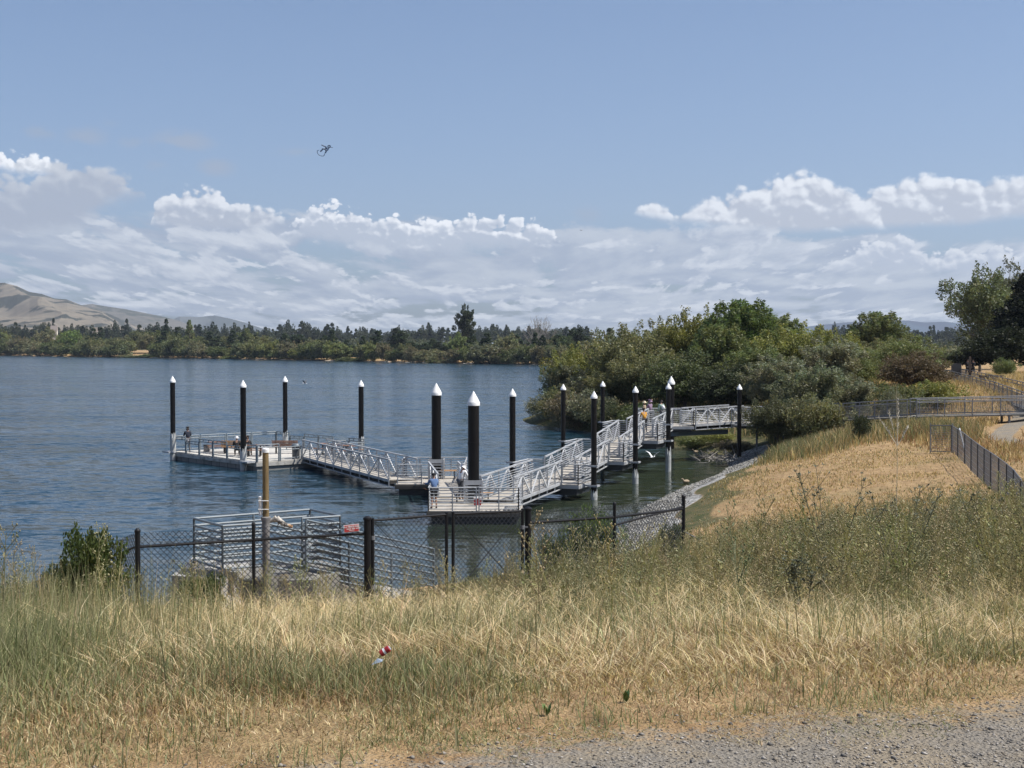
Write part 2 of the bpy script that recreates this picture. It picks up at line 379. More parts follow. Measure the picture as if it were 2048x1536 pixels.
def plank_mat(name, col, pitch=0.14, axis=0, gap=0.10):
    m_ = bpy.data.materials.new(name); m_.use_nodes = True
    T = NT(m_.node_tree); b = T.n['Principled BSDF']
    tc = T.new('ShaderNodeTexCoord'); sep = T.new('ShaderNodeSeparateXYZ'); T.l.new(tc.outputs['Object'], sep.inputs[0])
    s = T.m('DIVIDE', sep.outputs[axis], pitch)
    fr = T.m('FRACT', s); idx = T.m('FLOOR', s)
    wn = T.new('ShaderNodeTexWhiteNoise', noise_dimensions='1D'); T.l.new(idx, wn.inputs['W'])
    n = T.noise(tc.outputs['Object'], 2.5, 6.0, 0.6)
    v = T.m('MULTIPLY', T.lin(wn.outputs[0], 0, 1, 0.82, 1.12), T.lin(n, 0.3, 0.7, 0.8, 1.15))
    g = T.sstep(T.m('ABSOLUTE', T.m('SUBTRACT', fr, 0.5)), 0.5 - gap, 0.5, 1.0, 0.25)
    v = T.m('MULTIPLY', v, g)
    T.l.new(T.mix(1.0, (col[0], col[1], col[2], 1), T.comb(v, v, v), 'MULTIPLY'), b.inputs['Base Color'])
    b.inputs['Roughness'].default_value = 0.8
    return m_
M['plank_x'] = plank_mat('weathered_deck_planks', (0.40, 0.365, 0.315), 0.15, 0)
M['plank_y'] = plank_mat('weathered_deck_boards', (0.42, 0.385, 0.33), 0.15, 1)
M['dock_deck'] = plank_mat('pale_dock_deck', (0.46, 0.44, 0.395), 1.2, 0, 0.012)
M['hull'] = plank_mat('stained_float_side', (0.20, 0.20, 0.19), 1.1, 0, 0.06)
# ------------------------------------------------------------------ terrain
LAKE = np.array([(-700, 36), (-60, 38), (-16, 40), (-8, 41), (-2, 44), (2, 50), (4.3, 58.6), (7, 71), (10, 80), (13.2, 88), (14.8, 94), (15.4, 103), (12.8, 112), (10, 122), (7.4, 130),
                 (1.6, 144), (1, 152), (4, 170), (15, 205), (30, 300), (30, 450), (18, 545), (-25, 590), (-60, 640), (-150, 760), (-260, 880), (-365, 998), (-600, 1150), (-900, 1200), (-1300, 1100), (-1400, 500), (-1200, 60)], dtype=float)
def lake_sd(x, y):
    """signed distance, positive on land"""
    x = np.asarray(x, float); y = np.asarray(y, float)
    d2 = np.full(x.shape, 1e18); inside = np.zeros(x.shape, bool)
    n = len(LAKE)
    for i in range(n):
        ax, ay = LAKE[i]; bx, by = LAKE[(i + 1) % n]
        ex, ey = bx - ax, by - ay
        t = np.clip(((x - ax) * ex + (y - ay) * ey) / (ex * ex + ey * ey), 0, 1)
        dx = x - (ax + t * ex); dy = y - (ay + t * ey)
        d2 = np.minimum(d2, dx * dx + dy * dy)
        cond = ((ay > y) != (by > y))
        with np.errstate(divide='ignore', invalid='ignore'):
            xi = ex * (y - ay) / (ey if ey != 0 else 1e-9) + ax
        inside ^= cond & (x < xi)
    return np.where(inside, -1, 1) * np.sqrt(d2)
CP = np.array([(-14, -2, 6.55), (14, -2, 6.75), (0, 0, 6.6), (0, 5, 6.6), (3, 4, 6.6), (-3, 4, 6.6), (2, 6.5, 6.6), (-4, 7, 6.45), (0, 7.2, 6.5), (4, 7, 6.62), (0, -20, 6.7), (-25, -20, 6.5), (25, -20, 7.0), (-60, -40, 6.6), (60, -40, 7.5),
               (-4, 9.5, 6.0), (0, 9.5, 6.1), (4.5, 9.5, 6.25),
               (-9, 13, 5.2), (-9, 20, 4.1), (-11, 27, 2.7), (-12, 34, 1.6), (0, 13, 5.4), (0, 18, 4.6), (-3, 27, 3.0), (0, 34, 2.6), (-30, 20, 4.2), (-30, 34, 1.5), (-60, 20, 4.0),
               (-7, 32, 2.2), (-3, 33, 2.2), (3, 36, 2.6), (4.4, 34, 2.85), (5, 40, 2.6), (8, 52, 2.0),
               (6, 13, 5.75), (6.5, 20, 4.9), (8, 27, 4.2), (10.5, 35, 3.7), (9.5, 45, 2.75), (13, 45, 3.15), (18, 40, 4.0), (18, 25, 5.4), (16, 12, 6.4), (30, 30, 6.0),
               (10.7, 52, 2.45), (14.5, 60, 2.75), (21.3, 68, 3.1), (19, 84, 3.0), (15.5, 86, 1.7), (17, 75, 2.75), (20, 60, 3.15), (18.3, 52, 3.15), (19, 47, 3.3),
               (25, 75, 3.0), (31, 90, 3.2), (24, 65, 3.4), (30, 55, 4.6), (45, 60, 6.0), (40, 108, 5.4), (50, 105, 6.4), (44, 90, 5.6), (60, 80, 7.0),
               (26, 95, 3.0), (22, 105, 2.4), (36, 128, 4.4), (48, 140, 4.9), (60, 200, 4.9), (95, 160, 5.2), (30, 145, 4.0), (18, 125, 2.2), (14, 142, 1.8), (20, 155, 2.2), (35, 200, 3.5), (90, 100, 6.5), (45, 260, 3.6), (120, 260, 4.2)], dtype=float)
def tps_fit(P):
    n = len(P); d = np.hypot(P[:, None, 0] - P[None, :, 0], P[:, None, 1] - P[None, :, 1])
    K = np.where(d > 0, d * d * np.log(d + 1e-12), 0) + np.eye(n) * 0.3
    A = np.zeros((n + 3, n + 3)); A[:n, :n] = K
    A[:n, n] = 1; A[:n, n + 1:] = P[:, :2]; A[n, :n] = 1; A[n + 1:, :n] = P[:, :2].T
    b = np.zeros(n + 3); b[:n] = P[:, 2]
    return np.linalg.solve(A, b)
TW = tps_fit(CP)
def land_h(x, y):
    sh = x.shape; xf = x.ravel(); yf = y.ravel(); z = np.zeros(len(xf))
    for s in range(0, len(xf), 40000):
        a = xf[s:s + 40000]; b = yf[s:s + 40000]
        xc = np.clip(a, -60, 110); yc = np.clip(b, -40, 250)
        d = np.hypot(xc[:, None] - CP[None, :, 0], yc[:, None] - CP[None, :, 1])
        z[s:s + 40000] = (np.where(d > 0, d * d * np.log(d + 1e-12), 0)) @ TW[:len(CP)] + TW[-3] + TW[-2] * xc + TW[-1] * yc
    z = np.clip(z, 1.2, 8.5)
    r = np.clip((np.hypot(xf, yf) - 180) / 160, 0, 1); r = r * r * (3 - 2 * r)
    z = z * (1 - r) + 3.0 * r
    z += 0.05 * np.sin(xf * 0.9 + 1.3 * np.sin(yf * 0.31)) * np.cos(yf * 0.7) * np.clip((yf - 6) / 6, 0, 1)
    return z.reshape(sh)
def H(x, y, sd=None):
    x = np.asarray(x, float); y = np.asarray(y, float)
    if sd is None: sd = lake_sd(x, y)
    L = land_h(x, y)
    s = np.where(y > 350, 0.10, 0.34)
    tt = np.maximum(sd, 0) * s / L; up = L * (1 - np.exp(-tt - tt * tt))
    return np.where(sd > 0, up, np.maximum(-3.0, 0.3 * sd))
def Hs(x, y): return float(H(np.array([x]), np.array([y]))[0])

def road_w(x, y):   # distance beyond the edge of the gravel road, positive on the road
    edge = 5.44 + 0.30 * (x + 0.8) + 0.10 * np.sin(x * 2.1) + 0.06 * np.sin(x * 5.3 + 1)
    return edge - y
PATH = [(42, 108), (36, 97), (31, 86), (26.5, 76), (25.3, 68), (27, 58), (31, 46)]
def path_d(x, y):
    d2 = np.full(np.shape(x), 1e9)
    for (ax, ay), (bx, by) in zip(PATH[:-1], PATH[1:]):
        ex, ey = bx - ax, by - ay
        t = np.clip(((x - ax) * ex + (y - ay) * ey) / (ex * ex + ey * ey), 0, 1)
        d2 = np.minimum(d2, (x - ax - t * ex) ** 2 + (y - ay - t * ey) ** 2)
    return np.sqrt(d2)

def build_ground():
    # polar sheet round the camera: fine in front, coarse behind
    a_f = np.linspace(-R(27), R(27), 560)
    a_b = np.linspace(R(27), 2 * math.pi - R(27), 92)[1:-1]
    ang = np.concatenate([a_f, a_b])
    rr = [1.0]
    while rr[-1] < 9500:
        r = rr[-1]
        step = 0.18 if r < 8 else (0.02 * r if r < 38 else 0.009 * r if r < 115 else 0.022 * r if r < 300 else (0.016 * r if r < 1300 else 0.08 * r))
        rr.append(r + max(0.12, step))
    rr = np.array(rr)
    A, Rr = np.meshgrid(ang, rr)
    X = np.sin(A) * Rr; Y = np.cos(A) * Rr
    sd = lake_sd(X, Y)
    Z = H(X, Y, sd)
    nA, nR = len(ang), len(rr)
    V = np.stack([X, Y, Z], -1).reshape(-1, 3)
    V = np.concatenate([[[0, 0, Hs(0, 0)]], V])
    idx = 1 + np.arange(nR * nA).reshape(nR, nA)
    a = idx[:-1, :]; b = np.roll(idx, -1, 1)[:-1, :]; c = np.roll(idx, -1, 1)[1:, :]; d = idx[1:, :]
    quads = np.stack([a, d, c, b], -1).reshape(-1, 4)
    t1 = quads[:, [0, 1, 2]]; t2 = quads[:, [0, 2, 3]]
    fan = np.stack([np.zeros(nA, int), idx[0], np.roll(idx[0], -1)], -1)
    tris = np.concatenate([t1, t2, fan])
    # masks: R road / path gravel, G shore pebbles, B green strip and painted dark bank
    wob = 0.5 * np.sin(X * 0.8 + Y * 0.5) + 0.3 * np.sin(X * 1.9 - Y * 1.1)
    road = np.clip(road_w(X, Y) / 1.1 + 0.42, 0, 1) * (Y < 8)
    pth = np.clip((0.65 - path_d(X, Y)) / 0.3 + 0.5, 0, 1)
    rd = np.maximum(road, pth * (Y > 30))
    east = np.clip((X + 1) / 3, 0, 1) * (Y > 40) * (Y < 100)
    peb = np.clip((2.7 + wob * 0.5 - sd) / 0.5 + 0.5, 0, 1) * east
    far = (Y > 400) * np.clip((7 - sd) / 4, 0, 1)
    grn_shade = np.clip((4.4 + wob - sd) / 1.0 + 0.5, 0, 1) * (1 - peb) * east
    grn_shade = np.maximum(grn_shade, np.clip((11 - sd) / 3, 0, 1) * (sd > -3) * (X > -6) * (Y > 93) * (Y < 185))  # bank from the gangway to the point darkened: shade and dirt in the colour
    tint = np.stack([rd, np.maximum(peb, far * 0.6), grn_shade], -1).reshape(-1, 3)
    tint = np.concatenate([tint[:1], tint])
    m_ = bpy.data.materials.new('ground_soil'); m_.use_nodes = True
    T = NT(m_.node_tree); bs = T.n['Principled BSDF']; bs.inputs['Roughness'].default_value = 0.95; bs.inputs['Specular IOR Level'].default_value = 0.15
    g = T.new('ShaderNodeNewGeometry').outputs['Position']
    at_ = T.new('ShaderNodeAttribute', attribute_name='tint'); sp = T.new('ShaderNodeSeparateColor'); T.l.new(at_.outputs['Color'], sp.inputs[0])
    nbig = T.noise(g, 0.25, 7, 0.6); nmid = T.noise(g, 1.7, 8, 0.65); nfine = T.noise(g, 14, 8, 0.7); nst = T.noise(T.map(g, (1, 0.25, 1), rot=(0, 0, 0.5)), 5.0, 8, 0.65)
    c = T.mix(T.sstep(nmid, 0.38, 0.62), (0.30, 0.195, 0.098, 1), (0.40, 0.275, 0.145, 1))
    c = T.mix(T.sstep(nst, 0.45, 0.68, 0, 0.8), c, (0.18, 0.115, 0.06, 1))
    c = T.mix(T.sstep(nbig, 0.52, 0.66, 0, 0.45), c, (0.21, 0.17, 0.08, 1))
    c = T.mix(T.sstep(nfine, 0.5, 0.72, 0, 0.6), c, (0.48, 0.36, 0.19, 1))
    green = T.mix(T.sstep(nmid, 0.4, 0.6), (0.065, 0.075, 0.03, 1), (0.13, 0.11, 0.055, 1))  # serves the green strip and the shade and dirt painted on the bank
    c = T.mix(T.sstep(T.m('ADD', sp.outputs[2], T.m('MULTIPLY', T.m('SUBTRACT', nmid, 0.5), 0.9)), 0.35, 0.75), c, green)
    vor = T.new('ShaderNodeTexVoronoi'); T.l.new(g, vor.inputs['Vector']); vor.inputs['Scale'].default_value = 5.0
    pebc = T.mix(T.lin(vor.outputs['Color'], 0.1, 0.9), (0.08, 0.078, 0.07, 1), (0.55, 0.54, 0.51, 1))
    c = T.mix(T.sstep(T.m('ADD', sp.outputs[1], T.m('MULTIPLY', T.m('SUBTRACT', nfine, 0.5), 0.7)), 0.4, 0.6), c, pebc)
    v2 = T.new('ShaderNodeTexVoronoi'); T.l.new(g, v2.inputs['Vector']); v2.inputs['Scale'].default_value = 55.0
    v3 = T.new('ShaderNodeTexVoronoi'); T.l.new(g, v3.inputs['Vector']); v3.inputs['Scale'].default_value = 150.0
    rc = T.mix(T.lin(v2.outputs['Color'], 0.0, 1.0), (0.155, 0.138, 0.112, 1), (0.285, 0.258, 0.22, 1))
    rc = T.mix(0.5, rc, T.mix(T.lin(v3.outputs['Color'], 0.1, 0.9), (0.12, 0.108, 0.09, 1), (0.31, 0.288, 0.25, 1)))
    rc = T.mix(T.sstep(nmid, 0.42, 0.58, 0.1, 0.75), rc, (0.275, 0.225, 0.155, 1))
    c = T.mix(T.sstep(T.m('ADD', sp.outputs[0], T.m('ADD', T.m('MULTIPLY', T.m('SUBTRACT', nfine, 0.5), 1.3), T.m('MULTIPLY', T.m('SUBTRACT', nmid, 0.5), 1.1))), 0.3, 0.7), c, rc)
    T.l.new(c, bs.inputs['Base Color'])
    bp = T.new('ShaderNodeBump'); bp.inputs['Strength'].default_value = 0.9; bp.inputs['Distance'].default_value = 0.03
    hgt = T.m('ADD', T.m('MULTIPLY', v2.outputs['Distance'], 0.5), T.m('ADD', nfine, T.m('MULTIPLY', nst, 1.5)))
    T.l.new(hgt, bp.inputs['Height']); T.l.new(bp.outputs[0], bs.inputs['Normal'])
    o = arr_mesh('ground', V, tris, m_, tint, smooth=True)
    tag(o, kind='structure')
build_ground()

def build_water():
    m_ = bpy.data.materials.new('lake_water'); m_.use_nodes = True
    T = NT(m_.node_tree); bs = T.n['Principled BSDF']
    g = T.new('ShaderNodeNewGeometry').outputs['Position']
    # sheltered, calmer water close to the bank and behind the pier
    sep = T.new('ShaderNodeSeparateXYZ'); T.l.new(g, sep.inputs[0])
    big = T.noise(T.map(g, (0.012, 0.06, 1)), 1.0, 5, 0.6)
    cov = T.sstep(T.m('ADD', sep.outputs[1], T.m('MULTIPLY', sep.outputs[0], -1.6)), 50, 130)
    calm = T.m('MULTIPLY', T.lin(cov, 0, 1, 0.22, 1.0), T.sstep(big, 0.32, 0.66, 0.72, 1.25))
    def vm(op, a, b=(0, 0, 0), sc=None):
        n = T.new('ShaderNodeVectorMath', operation=op); T.put(n.inputs[0], a); 
        if op == 'SCALE': T.put(n.inputs['Scale'], sc)
        else:
            if isinstance(b, bpy.types.NodeSocket): T.l.new(b, n.inputs[1])
            else: n.inputs[1].default_value = b
        return n.outputs[0]
    def slope(vec, scale, det, rough, amp):   # wavelets as slopes of the surface
        c = T.noise(vec, scale, det, rough, 0.25, out=1)
        return vm('MULTIPLY', vm('SUBTRACT', c, (0.5, 0.5, 0.5)), (amp * .7, amp, 0))
    s1 = slope(T.map(g, (0.45, 1.15, 1), rot=(0, 0, 0.15)), 1.9, 5, 0.78, 1.55)
    s2 = slope(T.map(g, (0.35, 1.0, 1), rot=(0, 0, -0.10)), 0.40, 4, 0.75, 0.80)
    sl_ = vm('SCALE', vm('ADD', s1, s2), sc=calm)
    T.l.new(vm('NORMALIZE', vm('ADD', sl_, (0, 0, 1))), bs.inputs['Normal'])
    near = T.sstep(T.m('ADD', sep.outputs[1], T.m('MULTIPLY', sep.outputs[0], -2.2)), 120, 40)
    T.l.new(T.mix(near, (0.009, 0.034, 0.054, 1), (0.030, 0.034, 0.012, 1)), bs.inputs['Base Color'])  # olive green of tree reflections in the cove put into the base colour
    bs.inputs['Roughness'].default_value = 0.10; bs.inputs['IOR'].default_value = 1.333
    bs.inputs['Specular IOR Level'].default_value = 0.36
    b = MB(); b.add([(-1500, 30, 0), (60, 30, 0), (60, 1300, 0), (-1500, 1300, 0)], [(0, 1, 2, 3)])
    tag(b.build('water', m_), kind='structure')
build_water()

# ------------------------------------------------------------------ far hills
def hill_mesh(name, prof, dist, depth, base, gold, dark, seed, nscale, rav):
    px = np.array([p[0] for p in prof], float); hy = np.array([p[1] for p in prof], float)
    n_a, n_d = 420, 90
    xs = np.linspace(px[0], px[-1], n_a)
    top = (688 - np.interp(xs, px, hy)) / FOC * dist
    top = np.maximum(top + CAMZ, 0.5)
    t = np.linspace(0, 1, n_d)
    V = np.zeros((n_d, n_a, 3)); tint = np.zeros((n_d, n_a, 3))
    for j in range(n_d):
        dd = dist - depth * (1 - t[j]) if t[j] <= 1 else dist
        for i in range(n_a):
            a = (xs[i] - 1024) / FOC
            X = a * dd; s = t[j]
            rise = s ** 0.9
            q = Vector((X * nscale, dd * nscale * 0.45, seed))
            q2 = Vector((X * nscale * 1.0 + dd * nscale * 0.5, dd * nscale * 0.25, seed))
            rn = 1 - abs(mnoise.noise(q2)) * 2
            rn2 = 1 - abs(mnoise.noise(q2 * 2.7)) * 2
            z = top[i] * rise * (1 + rav * (1 - s) * (rn - 0.6)) + top[i] * rav * 0.13 * math.sin(math.pi * s) * rn2
            V[j, i] = (X, dd, z + base)
            tint[j, i] = rn
    # back slope
    V2 = V[-1:].copy(); V2[..., 1] += depth * 0.6; V2[..., 2] = base
    V = np.concatenate([V, V2]); nd = n_d + 1
    idx = np.arange(nd * n_a).reshape(nd, n_a)
    a = idx[:-1, :-1]; b = idx[:-1, 1:]; c = idx[1:, 1:]; d = idx[1:, :-1]
    tris = np.concatenate([np.stack([a, b, c], -1).reshape(-1, 3), np.stack([a, c, d], -1).reshape(-1, 3)])
    m_ = bpy.data.materials.new(name + '_grassland'); m_.use_nodes = True
    T = NT(m_.node_tree); bs = T.n['Principled BSDF']; bs.inputs['Roughness'].default_value = 1.0; bs.inputs['Specular IOR Level'].default_value = 0.0
    g = T.new('ShaderNodeNewGeometry').outputs['Position']
    n1 = T.noise(T.map(g, (1, 0.6, 2.0)), nscale * 1.6, 8, 0.6, 0.5); n2 = T.noise(g, nscale * 7, 8, 0.65)
    col = T.mix(T.sstep(n2, 0.35, 0.65), gold, (gold[0] * 1.3, gold[1] * 1.25, gold[2] * 1.2, 1))
    col = T.mix(T.sstep(n1, 0.535, 0.575, 0, 0.9), col, dark)
    T.l.new(col, bs.inputs['Base Color'])
    o = arr_mesh(name, V.reshape(-1, 3), tris, m_, smooth=True); tag(o, kind='structure')
hill_mesh('hills', [(-420, 500), (-250, 530), (-100, 556), (-30, 565), (10, 566), (35, 572), (60, 584), (85, 588), (110, 597), (135, 599), (160, 609), (185, 618), (205, 622), (232, 640), (260, 662), (300, 690)],
          5600, 2300, 0, (0.16, 0.142, 0.112, 1), (0.035, 0.04, 0.032, 1), 3.1, 0.0026, 0.8)
hill_mesh('middle_hills', [(100, 640), (150, 612), (185, 608), (215, 613), (250, 618), (290, 626), (330, 634), (360, 642), (385, 652), (420, 680)],
          6900, 1000, 0, (0.11, 0.105, 0.09, 1), (0.06, 0.065, 0.05, 1), 8.2, 0.002, 0.4)
hill_mesh('far_ridge', [(320, 650), (360, 633), (400, 634), (430, 631), (460, 637), (490, 645), (540, 662)],
          8200, 800, 0, (0.10, 0.11, 0.11, 1), (0.07, 0.08, 0.08, 1), 1.7, 0.0016, 0.3)
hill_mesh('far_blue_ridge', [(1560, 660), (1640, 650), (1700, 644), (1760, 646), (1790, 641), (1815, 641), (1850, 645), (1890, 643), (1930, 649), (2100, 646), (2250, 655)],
          8600, 500, 0, (0.05, 0.07, 0.10, 1), (0.05, 0.06, 0.09, 1), 6.7, 0.0016, 0.3)  # blue of the far haze put into the ridge's base colour
# ------------------------------------------------------------------ piles
def pile(px, topy, d, r, label, sleeve=None, group='black piles with white cone caps'):
    p = at(px, topy, d); x, z_top = p.x, p.z
    t = thing('pile', label, 'pile', (x, d, 0), random.uniform(0, 6), group)
    caph = r * 2.6
    zs = z_top - caph
    b = MB(); b.lathe((0, 0, 0), [(r, -2.6), (r, zs + 0.03)], 28)
    if r > 0.2:
        b.lathe((0, 0, 0), [(r + 0.012, zs - 1.9), (r + 0.012, zs - 1.75)], 28)
    b.build('shaft', M['black'], t, True)
    if sleeve is not None:
        s = MB(); n = 28; prof = [(r + 0.035, -2.5), (r + 0.035, sleeve - 0.3)]
        s.lathe((0, 0, 0), prof, n)
        for k in range(7):    # torn, uneven upper edge of the sleeve
            a = k * 2 * math.pi / 7
            s.lathe((math.cos(a) * r * 0.78, math.sin(a) * r * 0.78, 0), [(0.09, sleeve - 0.4), (0.07, sleeve - 0.3 + random.uniform(0.02, 0.4)), (0.01, sleeve - 0.1 + random.uniform(0.1, 0.5))], 6)
        s.build('concrete_sleeve', M['conc_pile'], t, True)
    if sleeve is None:
        w = MB(); w.lathe((0, 0, 0), [(r + .012, -2.0), (r + .014, .28), (r + .006, .40)], 24); w.build('algae_band', M['algae'], t, True)
    c = MB(); rc = r + 0.035
    c.lathe((0, 0, 0), [(rc, zs), (rc, zs + caph * 0.22), (rc * 0.97, zs + caph * 0.25), (rc * 0.62, zs + caph * 0.55), (rc * 0.5, zs + caph * 0.63), (0.015, z_top)], 28)
    c.build('cap', M['cap'], t, True)
    return x
pile(345, 752, 98.6, 0.175, 'slim black pile at the left corner of the fishing float, farthest left of all', 1.9)
pile(486, 760, 90.9, 0.185, 'slim black pile at the front corner of the fishing float, beside the wooden bench', 1.5)
pile(570, 752, 103.5, 0.17, 'slim black pile at the back corner of the fishing float', 1.6)
pile(722, 760, 96.6, 0.175, 'slim black pile behind the left gangway, pale sleeve at its foot', 1.7)
pile(872.5, 766, 79, 0.268, 'thick black pile rising from the small back platform, left of the nearest one')
pile(947, 782, 66.9, 0.268, 'thick black pile nearest the camera, rising from the front platform')
pile(1025, 777, 75.9, 0.165, 'slim black pile standing alone in open water right of the thick ones')
pile(1188, 782, 73.6, 0.15, 'slim black pile with grey foot on the near side of the lowest stepped landing', 0.55)
pile(1126.5, 768, 84.6, 0.14, 'slim black pile on the far side of the second stepped landing')
pile(1271, 772, 82.0, 0.15, 'slim black pile with grey foot on the near side of the second stepped landing', 0.75)
pile(1205.5, 762, 92.2, 0.14, 'slim black pile on the far side of the third stepped landing before the willows')
pile(1337, 766, 89.6, 0.15, 'slim black pile with long grey foot beside the third stepped landing', 1.45)
pile(1342.5, 752, 104, 0.24, 'thick black pile behind the top landing, half hidden by a slim one')
pile(1479, 768, 97.3, 0.15, 'slim black pile at the right end of the top gangway')
pile(1592, 767, 101.5, 0.15, 'pile almost hidden in the shrubs with only its white cap showing')

# ------------------------------------------------------------------ rails
def rail_run(b, pts, h=1.07, bars=7, post=1.5, r=0.024, kick=0.10, top_r=0.034):
    """galvanised railing with horizontal bars along a polyline of deck level points"""
    for p, q in zip(pts[:-1], pts[1:]):
        p = Vector(p); q = Vector(q); L = (q - p).length; n = max(1, round(L / post))
        for i in range(n + 1):
            c = p.lerp(q, i / n); b.beam(c, c + Vector((0, 0, h)), 0.055, 0.055, (1, 0, 0.01))
        b.tube(p + Vector((0, 0, h)), q + Vector((0, 0, h)), top_r, n=8)
        for k in range(bars):
            z = kick + (h - 0.12 - kick) * k / max(1, bars - 1) if bars > 1 else kick
            b.tube(p + Vector((0, 0, z)), q + Vector((0, 0, z)), r, n=6, caps=False)

def gangway(label, p0, p1, width, bays, parent_loc=None, drop=0.34, ext=True, planks=None, tall=1.12):
    p0 = Vector(p0); p1 = Vector(p1); L = (p1 - p0).length
    t = thing('gangway', label, 'gangway', p0, 0, 'truss gangways of the pier')
    d = (p1 - p0).normalized(); side = Vector((d.y, -d.x, 0)).normalized() * (width / 2)
    O = Vector((0, 0, 0)); E = p1 - p0; up = Vector((0, 0, 1))
    dk = MB(); dk.hexa([O - side - up * .05, O + side - up * .05, E + side - up * .05, E - side - up * .05, O - side, O + side, E + side, E - side])
    # planks run across: thin gaps as real joints
    dk.build('deck', planks or M['plank_y'], t)
    for sg in (-1, 1):
        b = MB(); s = side * (1 + 0.05 / side.length) * sg
        b.beam(O + s + up * tall, E + s + up * tall, 0.09, 0.07)
        b.beam(O + s - up * 0.05, E + s - up * 0.05, 0.08, 0.14)
        b.beam(O + s - up * drop, E + s - up * drop, 0.07, 0.05)
        for i in range(bays + 1):
            c = O.lerp(E, i / bays) + s
            b.beam(c - up * drop, c + up * tall, 0.065, 0.065, (1, 0, 0.01))
        tr = b.build('truss_frame', M['galv'], t)
        g = MB()
        for i in range(bays):
            a = O.lerp(E, i / bays) + s; c = O.lerp(E, (i + 1) / bays) + s
            if i % 2 == 0: g.beam(a, c + up * (tall - 0.03), 0.05, 0.075)
            else: g.beam(a + up * (tall - 0.03), c, 0.05, 0.075)
        g.build('diagonals', M['alu'], tr)
        h = MB(); s2 = side * (1 - 0.03 / side.length) * sg
        for k in range(8):
            z = 0.08 + (tall - 0.16) * k / 8
            h.tube(O + s2 + up * z, E + s2 + up * z, 0.017, n=5, caps=False)
        h.build('infill_bars', M['galv'], t)
    u = MB()
    for i in range(bays * 2 + 1):
        c = O.lerp(E, i / (bays * 2)) - up * 0.16
        u.beam(c - side, c + side, 0.08, 0.14)
    for k in (-0.6, 0.6): u.beam(O + side * k - up * drop, E + side * k - up * drop, 0.14, 0.12)
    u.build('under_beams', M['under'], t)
    return t

def landing(label, c, z, lu, lv, ang_u, open_sides=(), bracket=None, name='landing', fl=0.55, cat='landing', opens_w=0.0):
    """rectangular platform: ang_u = unit vector along the pier"""
    u = Vector((ang_u[0], ang_u[1], 0)).normalized(); v = Vector((u.y, -u.x, 0)); c = Vector((c[0], c[1], z))
    t = thing(name, label, cat, c, 0, 'landings of the pier' if cat == 'landing' else None)
    P = [-u * lu / 2 - v * lv / 2, -u * lu / 2 + v * lv / 2, u * lu / 2 + v * lv / 2, u * lu / 2 - v * lv / 2]
    b = MB(); b.slab([(p.x, p.y) for p in P], -0.07, 0); b.build('deck', M['plank_y'], t)
    f = MB()
    for i in range(4):
        p, q = P[i], P[(i + 1) % 4]; f.beam(p + Vector((0, 0, -.12)), q + Vector((0, 0, -.12)), 0.07, 0.18)
    f.build('edge_beam', M['galv'], t)
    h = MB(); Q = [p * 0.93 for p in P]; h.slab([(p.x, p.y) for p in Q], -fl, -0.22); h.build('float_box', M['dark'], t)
    # sides: 0 = near end (-u), 1 = right (+v), 2 = far end, 3 = left
    for i in range(4):
        p, q = P[i] * 0.985, P[(i + 1) % 4] * 0.985; r = MB()
        if i in open_sides:
            w = (q - p).length; m_ = (w - 1.8) / 2
            if m_ < 0.25: continue
            dd = (q - p).normalized()
            rail_run(r, [p, p + dd * m_], post=1.2); r.build('railing', M['galv'], t); r = MB(); rail_run(r, [q - dd * m_, q], post=1.2)
        else: rail_run(r, [p, q], post=1.3)
        r.build('railing', M['galv'], t)
    if bracket:
        for (bx, by, br) in bracket:
            bp = Vector((bx, by, z)) - c
            for hz in (-0.10, 0.95) :
                k = MB()
                for sgn in (-1, 1):
                    # square collar round the pile, arms back to the deck
                    k.beam(bp + u * (br + .08) * sgn - v * (br + .12) + Vector((0, 0, hz)), bp + u * (br + .08) * sgn + v * (br + .12) + Vector((0, 0, hz)), 0.07, 0.09)
                    k.beam(bp + v * (br + .08) * sgn - u * (br + .12) + Vector((0, 0, hz)), bp + v * (br + .08) * sgn + u * (br + .12) + Vector((0, 0, hz)), 0.07, 0.09)
                inner = Vector((max(-lv / 2, min(lv / 2, bp.dot(v))), 0, 0)).x
                e = v * inner + u * max(-lu / 2, min(lu / 2, bp.dot(u)))
                k.beam(bp + Vector((0, 0, hz)), e + Vector((0, 0, hz)), 0.07, 0.07)
                k.beam(bp + Vector((0, 0, hz)), e + Vector((0, 0, hz - 0.35)), 0.04, 0.04)
                k.build('pile_bracket', M['galv'], t)
    return t

u_ax = Vector((0.345, 0.938, 0)).normalized(); v_ax = Vector((u_ax.y, -u_ax.x, 0))
A_c = Vector((2.17, 74.75, .83)); B_c = Vector((5.2, 83, 1.37)); C_c = Vector((7.9, 90, 2.1))
def px_x(px, d): return (px - 1024) / FOC * d
landing('lowest stepped landing of the pier, low over the water beside a slim pile', A_c, A_c.z, 2.5, 3.7, u_ax, (0, 2), [(px_x(1025, 75.9), 75.9, .165), (px_x(1188, 73.6), 73.6, .15)])
landing('second stepped landing up the pier, between the lower and upper gangways', B_c, B_c.z, 2.5, 3.7, u_ax, (0, 2), [(px_x(1126.5, 84.6), 84.6, .14), (px_x(1271, 82), 82, .15)])
landing('third stepped landing up the pier, just below the top landing', C_c, C_c.z, 2.5, 3.7, u_ax, (0, 2), [(px_x(1205.5, 92.2), 92.2, .14), (px_x(1337, 89.6), 89.6, .15)])
hi = Vector((0, 0, 0.10))
gangway('lowest gangway sloping from the front platform up to the first stepped landing', Vector((-.72, 66.9, .72)), A_c - u_ax * 0.9 + hi, 1.6, 6)
gangway('second gangway from the first stepped landing to the second', A_c + u_ax * 1.2 + hi, B_c - u_ax * 0.8 + hi, 1.6, 6)
